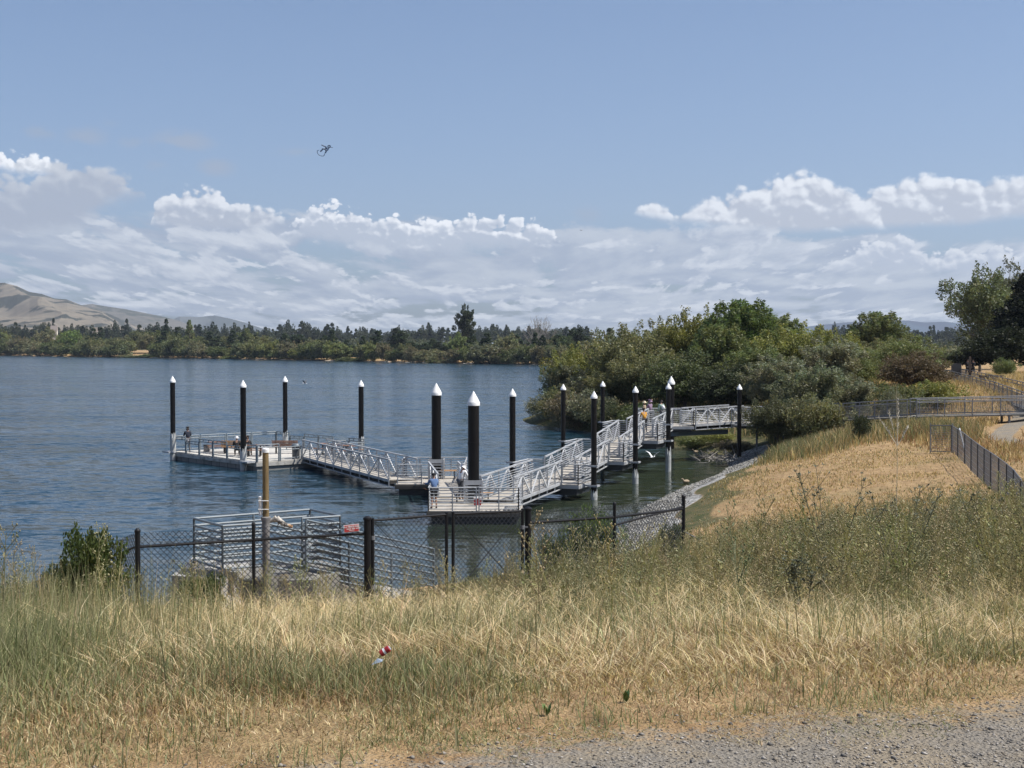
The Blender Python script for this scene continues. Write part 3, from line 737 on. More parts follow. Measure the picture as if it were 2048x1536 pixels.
gangway('third gangway from the second stepped landing to the third', B_c + u_ax * 1.2 + hi, C_c - u_ax * 0.8 + hi, 1.6, 5)
gangway('fourth gangway climbing to the top landing where people walk', C_c + u_ax * 1.2 + hi, Vector((10.3, 97.0, 2.58)), 1.6, 5)
landing('top landing with grey rails in front of the dark willows', (10.75, 98.8), 2.5, 3.7, 3.7, (0, 1, 0), (0, 1), [(px_x(1342.5, 104), 101.6, .24)], fl=0.4)
gangway('level top gangway leading right into the shrubs', Vector((12.35, 97.9, 2.58)), Vector((16.0, 99.9, 2.7)), 1.6, 4)
landing('small railed landing half hidden by shrubs right of the top gangway', (17.2, 99.8), 2.62, 2.2, 2.4, (0, 1, 0), (1, 3), [(px_x(1479, 97.3), 98.4, .15)], fl=0.4)
# girder under the top gangway
b = MB(); b.beam((11.0, 97.3, 1.95), (15.3, 99.6, 1.95), 0.3, 0.32); g_ = b.build('support_girder', M['galv_dull'], origin=(11.0, 97.3, 1.95)); tag(g_, 'blue grey steel girder slung below the top gangway', 'girder')

# front platform
def platform(label, poly, z, rails, name='floating_platform', hull=0.0):
    t = thing(name, label, 'platform', (poly[0][0], poly[0][1], z), 0, 'platforms round the thick piles')
    o = Vector((poly[0][0], poly[0][1], z)); P = [Vector((a, b_, z)) - o for a, b_ in poly]
    b = MB(); b.slab([(p.x, p.y) for p in P], -0.09, 0); b.build('deck', M['plank_y'], t)
    f = MB()
    for i in range(len(P)):
        f.beam(P[i] + Vector((0, 0, -.17)), P[(i + 1) % len(P)] + Vector((0, 0, -.17)), 0.08, 0.17)
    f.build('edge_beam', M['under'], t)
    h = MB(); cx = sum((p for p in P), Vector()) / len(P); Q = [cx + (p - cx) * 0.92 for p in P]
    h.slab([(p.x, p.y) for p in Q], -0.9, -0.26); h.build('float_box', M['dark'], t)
    for r in rails:
        m_ = MB(); rail_run(m_, [Vector((a, b_, z)) - o for a, b_ in r], post=1.0); m_.build('railing', M['galv'], t)
    return t
platform('front platform with the nearest thick pile, a bench and a red cooler', [(-3.85, 63.4), (.35, 63.4), (.5, 65.6), (-.2, 69.6), (-3.85, 69.6)], .6,
         [[(-3.8, 63.45), (-1.62, 63.45)], [(-1.5, 63.45), (.3, 63.45)], [(-3.8, 63.45), (-3.8, 66.6), (-3.8, 69.3)], [(-1.8, 69.5), (-.95, 69.5)], [(.3, 63.45), (.42, 65.5)]])
platform('small back platform with a thick pile and bench, joined to the left gangway', [(-6.3, 75.6), (-2.5, 75.6), (-2.5, 80.6), (-6.3, 80.6)], .6,
         [[(-6.2, 75.7), (-4.9, 75.7)], [(-6.2, 80.5), (-2.6, 80.5)], [(-2.6, 80.5), (-2.6, 78), (-2.6, 75.8)], [(-6.2, 80.5), (-6.2, 78.8)]])
gangway('short gangway linking the back platform with the front platform', Vector((-3.75, 76.2, .66)), Vector((-2.85, 69.0, .66)), 1.5, 6, drop=0.2)
gangway('long left gangway from the fishing float to the back platform', Vector((-13.15, 93.1, .72)), Vector((-6.05, 77.5, .7)), 1.55, 10)

# guard boxes round the foot of the thick piles
for (px, d, lab) in ((947, 66.9, 'slatted steel guard box round the nearest thick pile'), (872.5, 79, 'slatted steel guard box round the thick pile on the back platform')):
    x = px_x(px, d); t = thing('pile_guard', lab, 'pile guard', (x, d, .6), 0, 'guard boxes at the thick piles')
    b = MB(); s = 0.42
    for sx, sy in ((-s, -s), (s, -s), (s, s), (-s, s)): b.box((sx, sy, .55), (.07, .07, 1.1))
    b.build('frame', M['galv'], t)
    for k, (a, c) in enumerate((((-s, -s), (s, -s)), ((s, -s), (s, s)), ((s, s), (-s, s)), ((-s, s), (-s, -s)))):
        m_ = MB()
        for i in range(5): m_.beam((a[0], a[1], .12 + i * .17), (c[0], c[1], .12 + i * .17), 0.03, 0.06)
        m_.beam((a[0], a[1], 1.0), (c[0], c[1], 1.0), 0.04, 0.22)
        m_.build('slatted_panel', M['galv'], t)

# ------------------------------------------------------------------ left fishing float
e1 = Vector((.649, -.761, 0)).normalized(); e2 = Vector((.761, .649, 0)).normalized()
Lc = Vector((-24, 99, .6)); W1, W2 = 11.6, 8.4
F_ = Lc + e1 * W1; R_ = F_ + e2 * W2; B_ = Lc + e2 * W2
def build_float():
    rz = math.atan2(e1.y, e1.x)
    t = thing('fishing_float', 'large railed fishing float at the far left end of the pier', 'floating dock', Lc, rz)
    # local frame: x along e1 (0..W1), y along e2 (0..W2)
    b = MB(); b.box((W1 / 2, W2 / 2, -.04), (W1, W2, .08)); b.build('deck', M['dock_deck'], t)
    b = MB(); b.box((W1 / 2, W2 / 2, -.20), (W1 + .12, W2 + .12, .22)); b.build('fascia', M['conc'], t)
    b = MB(); b.box((W1 / 2, W2 / 2, -.62), (W1 - .1, W2 - .1, .62)); b.build('hull', M['hull'], t)
    def panel(b, p, q, h, hand=True):
        p = Vector(p); q = Vector(q); up = Vector((0, 0, 1)); d = (q - p).normalized()
        p2 = p + d * .06; q2 = q - d * .06
        b.beam(p2, p2 + up * h, .07, .07, (1, 0, .01)); b.beam(q2, q2 + up * h, .07, .07, (1, 0, .01))
        b.tube(p2 + up * h, q2 + up * h, .034, n=6); b.tube(p2 + up * (h - .17), q2 + up * (h - .17), .034, n=6); b.tube(p2 + up * .14, q2 + up * .14, .028, n=6)
        for k in (.3, .7):
            c = p2.lerp(q2, k); b.beam(c + up * (h - .17), c + up * h, .05, .05, (1, 0, .01))
    runs = [((0, 0), (W1, 0), 6, 'f'), ((W1, 0), (W1, 3.4), 2, 'r'), ((0, W2), (W1, W2), 6, 'b'), ((0, 0), (0, W2), 4, 'l'), ((W1, 5.4), (W1, W2), 2, 'r2')]
    hs = [1.07, .86, 1.07, 1.07, .86, 1.07]
    for (a, c, n, k) in runs:
        a = Vector((a[0], a[1], 0)); c = Vector((c[0], c[1], 0))
        for i in range(n):
            b = MB(); panel(b, a.lerp(c, i / n), a.lerp(c, (i + 1) / n), hs[i % 6] if k != 'l' else 1.07)
            b.build('rail_panel', M['galv_dull'], t)
    for (bx, by) in ((0.1, -.35), (W1 - .55, -.38), (-.3, W2 - .2), (W1 + .3, W2 - .3)):
        b = MB(); b.box((bx, by, -.02), (1.0, .6, .1)); b.build('pile_bracket', M['galv'], t)
build_float()

def bench(label, loc, rz, wood='wood', back=True, w=1.8, group='wooden benches'):
    t = thing('bench', label, 'bench', loc, rz, group)
    b = MB()
    for k in range(4): b.box((0, -.18 + k * .12, .45), (w, .10, .04))
    b.build('seat', M[wood], t)
    if back:
        b = MB()
        for k in range(4): b.box((0, -.27 - k * .02, .55 + k * .11), (w, .035, .09))
        b.build('backrest', M[wood], t)
    for s in (-1, 1):
        b = MB(); x = s * (w / 2 - .25)
        b.box((x, 0, .21), (.06, .40, .05)); b.beam((x, -.16, 0), (x, -.16, .43), .06, .06, (1, 0, 0)); b.beam((x, .16, 0), (x, .16, .43), .06, .06, (1, 0, 0))
        if back: b.beam((x, -.2, .4), (x, -.34, .92), .05, .04, (1, 0, 0))
        b.build('leg', M['dark'], t)
    return t
FZ = math.atan2(e1.y, e1.x)
bench('varnished bench with its back to us, two people sitting on it', on(470, 907, .6), 0.05)
bench('brown bench at the back corner of the fishing float', on(571, 907, .6), 0.0, 'wood_dk')
bench('backless bench on the front platform beside the red cooler', on(945, 1005, .6), 0.02, 'wood', False, 2.0)
bench('backless bench in front of the pile on the back platform', on(889, 957, .6), 0.05, 'wood', False, 1.6)
def pic_table(label, loc, rz):
    t = thing('picnic_table', label, 'table', loc, rz, 'picnic tables on the fishing float')
    b = MB()
    for k in range(5): b.box((0, -.3 + k * .15, .74), (1.5, .13, .04))
    b.build('table_top', M['wood_dk'], t)
    for s in (-1, 1):
        b = MB(); b.box((0, s * .72, .45), (1.5, .28, .04)); b.build('seat', M['wood_dk'], t)
    for s in (-1, 1):
        b = MB(); b.beam((s * .4, -.72, .02), (s * .4, .72, .02), .06, .05); b.beam((s * .4, 0, 0), (s * .4, 0, .74), .09, .09, (1, 0, .01))
        b.beam((s * .4, -.72, 0), (s * .4, -.72, .44), .05, .05, (1, 0, .01)); b.beam((s * .4, .72, 0), (s * .4, .72, .44), .05, .05, (1, 0, .01)); b.build('leg_frame', M['dark'], t)
pic_table('brown picnic table nearer the standing fisher on the float', on(437, 905, .6), 0.25)
pic_table('brown picnic table right of the slim pile near the benches', on(509, 912, .6), 0.1)
pic_table('picnic table behind the upper end of the left gangway', on(655, 909, .6), -0.5)
pic_table('picnic table beside the pile behind the left gangway', on(694, 913, .6), -0.7)
# waste bin
p = on(592, 917, .6); t = thing('waste_bin', 'grey ribbed waste bin beside the top of the left gangway', 'bin', p)
b = MB(); b.lathe((0, 0, 0), [(.25, 0), (.27, .75), (.29, .78), (.29, .84)], 18); b.build('body', M['binmat'], t, True)
b = MB(); b.lathe((0, 0, 0), [(.30, .84), (.30, .88), (.22, .98), (.05, 1.0)], 18); b.build('lid', M['galv_dull'], t, True)
# low box on the float
p = on(414, 903, .6); t = thing('cleaning_box', 'small dark grey box standing on the deck behind the float rail', 'box', p)
b = MB(); b.box((0, 0, .22), (.42, .34, .44)); b.build('body', M['grey_pipe'], t); b = MB(); b.box((0, 0, .46), (.46, .38, .05)); b.build('lid', M['dark'], t)
# cooler
p = on(955, 1010, .6); t = thing('cooler', 'small red cooler with white lid beside the backless bench', 'cooler', p)
b = MB(); b.box((0, 0, .16), (.34, .24, .32)); b.build('body', M['cooler'], t); b = MB(); b.box((0, 0, .35), (.36, .26, .06)); b.build('lid', M['white'], t)
b = MB(); b.path([(-.15, -.1, .33), (-.15, -.1, .43), (.15, -.1, .43), (.15, -.1, .33)], .01); b.build('handle', M['white'], t)
# ------------------------------------------------------------------ walkway ramp on the bank
def ramp(label, pts, width, name='walkway_ramp', z_h=1.07):
    o = Vector(pts[0]); t = thing(name, label, 'ramp', o, 0, 'ramps of the walkway on the bank')
    P = [Vector(p) - o for p in pts]; up = Vector((0, 0, 1))
    dk = MB(); un = MB()
    for a, c in zip(P[:-1], P[1:]):
        d = (c - a); d.z = 0; d.normalize(); s = Vector((d.y, -d.x, 0)) * width / 2
        dk.hexa([a - s - up * .08, a + s - up * .08, c + s - up * .08, c - s - up * .08, a - s, a + s, c + s, c - s])
        n = max(1, int((c - a).length / 2.6))
        for i in range(n + 1):
            q = a.lerp(c, i / n)
            for sg in (-1, 1):
                w = q + s * sg * .9; g = Hs(w.x + o.x, w.y + o.y) - o.z - .4
                if g < w.z - .2: un = MB(); un.beam(Vector((w.x, w.y, g)), w - up * .08, .12, .12, (1, 0, .01)); un.build('support_post', M['galv_far'], t)
    dk.build('deck', M['conc_dk'], t)
    for sg in (-1, 1):
        b = MB(); w = MB()
        for a, c in zip(P[:-1], P[1:]):
            d = (c - a); d.z = 0; d.normalize(); s = Vector((d.y, -d.x, 0)) * width / 2 * sg
            p, q = a + s, c + s; L = (q - p).length; n = max(1, round(L / 1.9))
            for i in range(n + 1):
                e = p.lerp(q, i / n); b.beam(e - up * .1, e + up * z_h, .06, .06, (1, 0, .01))
            b.tube(p + up * z_h, q + up * z_h, .035, n=6); b.tube(p + up * (z_h - .2) - s * .08, q + up * (z_h - .2) - s * .08, .028, n=6); b.tube(p + up * .08, q + up * .08, .04, n=6)
            m_ = int(L / .11)
            for i in range(m_):
                e = p.lerp(q, (i + .5) / m_); w.tube(e + up * .08, e + up * (z_h - .2), .006, n=3, caps=False)
            for k in range(9): w.tube(p + up * (.1 + k * .09), q + up * (.1 + k * .09), .006, n=3, caps=False)
        b.build('railing', M['galv_far'], t); w.build('mesh_infill', M['wire2'], t)
    return t
ramp('lower grey railed ramp running from the shrubs along the knoll top', [(17.9, 98.6, 2.65), (22.2, 92.0, 3.25), (25.6, 89.2, 3.62), (34.2, 88.6, 3.85)], 1.9)
ramp('upper grey railed ramp climbing back from the turn to the park path', [(34.4, 90.6, 3.92), (36.9, 104.0, 4.3), (40.2, 125.0, 4.72), (41.0, 131, 4.8)], 2.0)
# sign posts by the top of the ramp
p = at(1912, 738, 131); z0 = Hs(p.x, p.y)
t = thing('information_board', 'dark square board on a post at the head of the ramp', 'sign board', (p.x, p.y, z0))
b = MB(); b.box((0, 0, .75), (.14, .14, 1.7)); b.build('post', M['rust'], t); b = MB(); b.box((0, -.1, 1.0), (.95, .08, 1.15)); b.build('board', M['dark'], t)
p = at(1940, 718, 126); z0 = Hs(p.x, p.y)
b = MB(); b.box((0, 0, (p.z - z0) / 2), (.18, .18, p.z - z0 + .4)); b.tube((0, 0, p.z - z0 + .1), (0, 0, p.z - z0 + .25), .1, .03)
tag(b.build('wooden_post', M['rust'], origin=None), 'tall dark wooden post standing right of the ramp head', 'post').location = (p.x, p.y, z0)
p = at(1985, 746, 118); z0 = Hs(p.x, p.y); b = MB(); b.beam((-1.1, 0, .30), (1.1, .3, .30), .3, .28); b.beam((-.9, .1, 0), (-.9, .1, .3), .12, .12, (1, 0, .01)); b.beam((.9, .2, 0), (.9, .2, .3), .12, .12, (1, 0, .01))
o = b.build('timber_barrier', M['rust']); o.location = (p.x, p.y, z0); tag(o, 'low dark timber barrier in the dry grass right of the wooden post', 'barrier')

# ------------------------------------------------------------------ chain link fences
def chain(b, p, q, hp, hq, pitch=0.115, r=0.0066, tips=True, z0=0.05):
    """diamond mesh of wires between two base points, heights hp / hq"""
    p = Vector(p); q = Vector(q); L = Vector((q.x - p.x, q.y - p.y, 0)).length; d = (q - p) / L
    up = Vector((0, 0, 1)); Hm = max(hp, hq)
    def P(s, z): return p + d * s + up * (z + (0))
    def top(s): return hp + (hq - hp) * s / L
    n = int((L + Hm) / pitch) + 1
    for sg in (1, -1):
        for i in range(-int(Hm / pitch) - 1, n):
            s0 = i * pitch
            # line s = s0 + z (sg=1) or s = s0' - z
            pts = []
            zs = []
            N = 2
            za, zb = z0, Hm
            # clip against s in [0, L] and z <= top
            f = (lambda z: s0 + z) if sg == 1 else (lambda z: s0 + Hm - z)
            lo, hi_ = za, zb
            if sg == 1: lo = max(lo, -s0); hi_ = min(hi_, L - s0)
            else: lo = max(lo, s0 + Hm - L); hi_ = min(hi_, s0 + Hm)
            if hi_ - lo < 0.03: continue
            while hi_ > lo and hi_ > top(f(hi_)): hi_ -= 0.02
            if hi_ - lo < 0.03: continue
            b.tube(P(f(lo), lo), P(f(hi_), hi_), r, n=3, caps=False)
def fence_post(b, base, top, r): b.tube(base, top, r, r, 10); b.lathe((top[0], top[1], top[2]), [(r * 1.2, -.02), (r * 1.2, .015), (r * .5, .05)], 10)

FP = [(275, 1062, 26.4), (507, 1049, 27.3), (735, 1037, 28.0), (1056, 1018, 30.2), (1229, 1008, 31.9), (1367, 993, 34.0)]
FPW = [at(*p) for p in FP]
FB = [Vector((p.x, p.y, min(Hs(p.x, p.y), p.z - 1.5) - .1)) for p in FPW]
def fence_section(label, ids, radii, brace=None, extra=None):
    o = FB[ids[0]].copy(); t = thing('chain_link_fence', label, 'fence', o, 0, 'black chain link fence sections')
    for k, i in enumerate(ids):
        b = MB(); fence_post(b, FB[i] - o - Vector((0, 0, .2)), FPW[i] - o, radii[k]); b.build('post', M['fence'], t, True)
    for i, j in zip(ids[:-1], ids[1:]):
        r0 = FPW[i] - o - Vector((0, 0, .30)); r1 = FPW[j] - o - Vector((0, 0, .30))
        b = MB(); b.tube(r0, r1, .028, n=8); b.build('top_rail', M['fence'], t)
        b = MB(); hp = FPW[i].z - FB[i].z - .03; hq = FPW[j].z - FB[j].z - .03
        chain(b, FB[i] - o, FB[j] - o, hp, hq); b.build('wire_mesh', M['wire'], t)
    if brace: 
        b = MB(); b.tube(brace[0] - o, brace[1] - o, .026, n=6); b.build('brace', M['fence'], t)
    return t
fence_section('black chain link fence section left of the gate with the red sign', [0, 1, 2], [.05, .035, .075])
fence_section('black chain link fence section right of the gate, ending at a bare end post', [3, 4, 5], [.075, .038, .045], (at(1367, 1013, 34.0), at(1229, 1050, 31.9)))
# fence running down from the left corner post to the water
o = FB[0].copy(); t = thing('chain_link_fence', 'chain link fence falling from the left corner post past the bush to the water', 'fence', o, 0, 'black chain link fence sections')
LP = [at(275, 1062, 26.4), at(180, 1106, 29.4), at(95, 1150, 33.2), at(20, 1186, 37.0), at(-80, 1215, 41.5)]
LB = [Vector((p.x, p.y, min(Hs(p.x, p.y), p.z - 1.2) - .1)) for p in LP]
for i in range(1, 5):
    b = MB(); fence_post(b, LB[i] - o, LP[i] - o, .035); b.build('post', M['fence'], t, True)
for i in range(4):
    b = MB()
    b.tube(LP[i] - o - Vector((0, 0, .28 if i < 2 else .02)), LP[i + 1] - o - Vector((0, 0, .28 if i < 1 else .02)), .024 if i < 2 else .012, n=6); b.build('top_rail', M['fence'], t)
    b = MB(); hm = LP[i].z - LB[i].z; chain(b, LB[i] - o, LB[i + 1] - o, LP[i].z - LB[i].z, LP[i + 1].z - LB[i + 1].z); b.build('wire_mesh', M['wire'], t)

def gate_leaf(label, a, c, hinge_left):
    """a, c: top corners in the world"""
    a = Vector(a); c = Vector(c); Hh = 1.72; o = Vector((a.x, a.y, a.z - Hh)); t = thing('gate', label, 'gate', o, 0, 'leaves of the double gate')
    dn = Vector((0, 0, -Hh))
    A, Cc = a - o, c - o
    b = MB(); b.tube(A, Cc, .026, n=8); b.tube(A + dn, Cc + dn, .026, n=8); b.tube(A + Vector((0, 0, .05)), A + dn, .034, n=8); b.tube(Cc + Vector((0, 0, .05)), Cc + dn, .034, n=8)
    b.build('frame', M['fence'], t, True)
    b = MB(); chain(b, A + dn, Cc + dn, Hh + .05, Hh + .05); b.build('wire_mesh', M['wire'], t)
    b = MB(); b.tube(A, Cc + dn, .008, n=4); b.tube(Cc, A + dn, .008, n=4); b.build('cross_brace', M['fence'], t)
    h = A if hinge_left else Cc
    for z in (-.35, -1.35):
        b = MB(); b.tube(h + Vector((0, 0, z - .04)), h + Vector((0, 0, z + .04)), .05, n=8); b.beam(h + Vector((-.12 if hinge_left else 0, 0, z)), h + Vector((0 if hinge_left else .12, 0, z)), .03, .03); b.build('hinge', M['galv_far'], t)
gate_leaf('left leaf of the black chain link double gate', at(745, 1041, 28.1), at(893, 1029, 29.0), True)
gate_leaf('right leaf of the black chain link double gate', at(906, 1028, 29.1), at(1045, 1022, 30.1), False)
# red plate on the fence
def sign():
    c = at(702, 1056, 27.86); d = (FPW[2] - FPW[1]); d.z = 0; d.normalize(); rz = math.atan2(d.y, d.x)
    t = thing('fence_sign', 'small red metal plate with white lettering wired to the fence', 'sign', c, rz)
    t.rotation_euler = (0, R(-4), rz)
    b = MB(); b.box((0, -.045, 0), (.31, .008, .15)); b.build('border', M['white'], t)
    b = MB(); b.box((0, -.051, 0), (.29, .008, .13)); b.build('plate', M['red'], t)
    f = bpy.data.curves.new('lettering', 'FONT'); f.body = 'A-1 FENCE INC'; f.size = .046; f.align_x = 'CENTER'; f.align_y = 'CENTER'; f.extrude = .0015; f.offset = .0012
    o = bpy.data.objects.new('tmp', f); C.objects.link(o); bpy.context.view_layer.update(); me = bpy.data.meshes.new_from_object(o.evaluated_get(bpy.context.evaluated_depsgraph_get())); bpy.data.objects.remove(o); me.materials.clear(); me.materials.append(M['white']); o = bpy.data.objects.new('lettering', me); C.objects.link(o); o.parent = t
    o.location = (0, -.058, .032); o.rotation_euler = (math.pi / 2, 0, 0)
    b = MB()
    x = -.1
    for w in (.018, .02, .016, .022, 0, .02, .018, .02, 0, .02, .022, .018, .02):   # second and third lines, too small to read
        if w: b.box((x + w / 2, -.057, -.008), (w * .8, .003, .018))
        x += w + .004 if w else .012
    for k in range(5): b.box((-.045 + k * .022, -.057, -.038), (.016, .003, .010))
    b.build('small_print', M['white'], t)
sign()
# pale guy rod at the end post
a = at(1366, 1062, 34.0); c = at(1475, 1118, 31.0); b = MB(); b.tube(a, c, .012, n=5); o = b.build('guy_rod', M['galv'], origin=a); tag(o, 'thin pale rod running down from the end post into the weeds', 'rod')

# distant fence on the knoll
GP = [(x_, y_, 3.85 * 2800 / (y_ - 688)) for x_, y_ in ((1903, 850), (1916, 858), (1930, 868), (1943, 878), (1956, 888), (1969, 897), (1982, 905), (1998, 916), (2014, 928), (2028, 940), (2042, 958), (2060, 985))]
GW = [at(*g) for g in GP]; o = Vector((GW[0].x, GW[0].y, Hs(GW[0].x, GW[0].y)))
t = thing('wire_fence', 'thin grey wire fence curving down the golden knoll beside the path', 'fence', o)
for i, g in enumerate(GW):
    b = MB(); gb = Vector((g.x, g.y, Hs(g.x, g.y) - .15)); b.tube(gb - o, g - o, .034, n=6); b.build('post', M['dark'], t)
for i in range(len(GW) - 1):
    a, c = GW[i], GW[i + 1]; ab = Vector((a.x, a.y, Hs(a.x, a.y))); cb = Vector((c.x, c.y, Hs(c.x, c.y))); b = MB()
    for k in range(7): b.tube(ab.lerp(a, k / 6) - o, cb.lerp(c, k / 6) - o, .007 if k < 6 else .014, n=3, caps=False)
    n = 22
    for k in range(n): b.tube(ab.lerp(cb, k / n) - o, a.lerp(c, k / n) - o, .006, n=3, caps=False)
    b.build('wire_mesh', M['wire2'], t)
b = MB(); b.tube(at(1919, 857, 63.5) - o, at(1930, 902, 62) - o, .035, n=6); b.build('brace', M['alu'], t)
a, c = at(1861, 851, 67), at(1905, 851, 66); hb = Hs(a.x, a.y); hb2 = Hs(c.x, c.y)
t = thing('small_gate', 'small grey wire gate at the upper end of the knoll fence', 'gate', (a.x, a.y, hb)); o = Vector((a.x, a.y, hb))
A, Cc = a - o, c - o; hh = a.z - hb; b = MB()
b.tube(A + Vector((0, 0, .1)), A - Vector((0, 0, hh)), .03, n=6); b.tube(Cc + Vector((0, 0, .1)), Cc - Vector((0, 0, hh)), .03, n=6); b.tube(A, Cc, .03, n=6); b.tube(A - Vector((0, 0, hh - .1)), Cc - Vector((0, 0, hh - .1)), .025, n=6)
b.build('frame', M['wire2'], t); b = MB()
for k in range(1, 14): b.tube(A.lerp(Cc, k / 14), A.lerp(Cc, k / 14) - Vector((0, 0, hh - .1)), .006, n=3, caps=False)
for k in range(1, 12): b.tube(A - Vector((0, 0, hh * k / 12)), Cc - Vector((0, 0, hh * k / 12)), .006, n=3, caps=False)
b.build('wire_mesh', M['wire2'], t)

# ------------------------------------------------------------------ railed outlet structure behind the fence
def outlet():
    o = Vector((-6.0, 30.6, 3.33)); t = thing('outlet_platform', 'concrete outlet platform with blue grey pipe railings and a ramp, behind the fence', 'platform', o)
    Z = 4.42
    BL, BR, FL, FR, FR2, FM = on(388, 1037, Z), on(620, 1019, Z), on(445, 1052, Z), on(604, 1037, Z), on(680, 1032, Z), on(532, 1046, Z)
    def rl(name, pts, z=None, n=7, posts=True, drop=None, mt='galv_dull'):
        b = MB(); h = 1.06
        for p, q in zip(pts[:-1], pts[1:]):
            p = p - o; q = q - o; L = (q - p).length; k = max(1, round(L / 1.6))
            for i in range(k + 1): e = p.lerp(q, i / k); b.tube(e, e - Vector((0, 0, h + .03)), .026, n=8)
            for i in range(n): b.tube(p - Vector((0, 0, i * .15)), q - Vector((0, 0, i * .15)), .027, n=6)
        return b.build(name, M[mt], t, True)
    rl('railing', [BL, BR]); rl('railing', [BR, FR2]); rl('railing', [BL, FL]); rl('railing', [FL, FM]); rl('railing', [FR, FR2])
    S1, S1b, S2, S2b = on(535, 1047, Z), at(783, 1105, 31.6), on(612, 1040, Z), at(868, 1098, 33.6)
    mid1 = S1.lerp(S1b, .64); mid2 = S2.lerp(S2b, .5)
    rl('ramp_railing', [S1, mid1, S1b]); rl('ramp_railing', [S2, mid2, S2b])
    # concrete
    b = MB(); zt = 3.34 - o.z; c0 = Vector((-7.15, 28.95, 0)); 
    def q(x, y): return (x - o.x, y - o.y)
    b.slab([q(-7.15, 29.3), q(-6.0, 28.75), q(-5.7, 29.6), q(-5.9, 31.6), q(-7.2, 31.2)], -2.6, zt); b.build('concrete_base', M['conc'], t)
    b = MB(); b.slab([q(-5.69, 29.5), q(-4.2, 29.6), q(-3.6, 31.1), q(-4.5, 32.4), q(-5.85, 31.8)], -2.4, zt - .15); b.build('floor_slab', M['conc_dk'], t)
    b = MB(); b.slab([q(-7.0, 29.5), q(-5.7, 28.95), q(-5.55, 29.15), q(-6.85, 29.75)], zt, zt + .12); b.slab([q(-7.0, 29.6), q(-6.8, 29.7), q(-6.9, 31.0), q(-7.1, 31.0)], zt, zt + .12); b.build('kerb', M['conc'], t)
    b = MB(); dz = Vector((0, 0, -1.12)); th = Vector((0, 0, -.9))
    a1, a2, c1, c2 = S1 - o + dz, S1b - o + dz, S2 - o + dz, S2b - o + dz
    b.hexa([a1 + th, a2 + th, c2 + th, c1 + th, a1, a2, c2, c1]); b.build('ramp_slab', M['conc_dk'], t)
    b = MB(); b.lathe((on(615, 1075, 3.9).x - o.x, 31.2 - o.y, 0), [(.16, 0), (.16, .42), (.2, .42), (.2, .5)], 14); b.build('white_valve_cover', M['white'], t, True)
outlet()
# yellow wooden post with the pale grey pipe foot
pt = at(531, 896, 27.9); bs_ = Hs(pt.x, pt.y); t = thing('tall_post', 'tall yellow brown wooden post with white cap and strapped white tube', 'post', (pt.x, pt.y, bs_))
def zl(py): return at(531, py, 27.9).z - bs_
b = MB(); b.tube((0, 0, zl(1040)), (0, 0, zl(903)), .066, .062, 16); b.build('wood_shaft', M['post_wood'], t, True)
b = MB(); b.lathe((0, 0, 0), [(.074, zl(905)), (.074, zl(898)), (.055, zl(896))], 16); b.build('cap', M['white'], t, True)
b = MB(); b.lathe((0, 0, 0), [(.075, -.3), (.075, zl(1060)), (.09, zl(1052)), (.075, zl(1046)), (.10, zl(1038)), (.10, zl(1034)), (.07, zl(1033))], 16); b.build('grey_foot', M['grey_pipe'], t, True)
b = MB(); b.lathe((-.105, -.02, 0), [(.035, zl(1031)), (.035, zl(997)), (.04, zl(996)), (.04, zl(993)), (.03, zl(992))], 12); b.build('white_tube', M['white'], t, True)
for py in (1001, 1018):
    b = MB(); b.tube((-.14, -.07, zl(py)), (.07, -.07, zl(py)), .008, n=5); b.build('strap', M['white'], t)
# weathered clump hooked beside the post
pc = at(556, 1046, 28.0); t = thing('driftwood', 'bleached white and tan piece of driftwood caught beside the yellow post', 'driftwood', pc)
b = MB()
rs = random.Random(5)
pts = [(-.22, 0, .02), (-.12, 0, .05), (-.03, 0, .10), (.05, 0, .03), (.14, 0, -.03), (.24, 0, -.07)]
rr = [.03, .04, .06, .055, .045, .03]
for (a, c), (r0, r1) in zip(zip(pts[:-1], pts[1:]), zip(rr[:-1], rr[1:])): b.tube(a, c, r0, r1, 9)
for k in range(9):
    s = Vector((rs.uniform(-.15, .1), 0, .04)); b.tube(s, s + Vector((rs.uniform(-.1, .1), rs.uniform(-.06, .06), rs.uniform(-.16, .05))), .018, .005, 5)
dm = mat('bleached_driftwood', (0.50, 0.46, 0.40), 0.9, 0, .4, 9, .4, 30, col2=(0.10, 0.09, 0.08), cscale=9, cthr=(.52, .6)); b.build('stem', dm, t, True)
b = MB(); b.tube((.2, 0, -.05), (.29, 0, -.08), .034, .03, 8); b.build('tan_end', M['wood'], t, True)

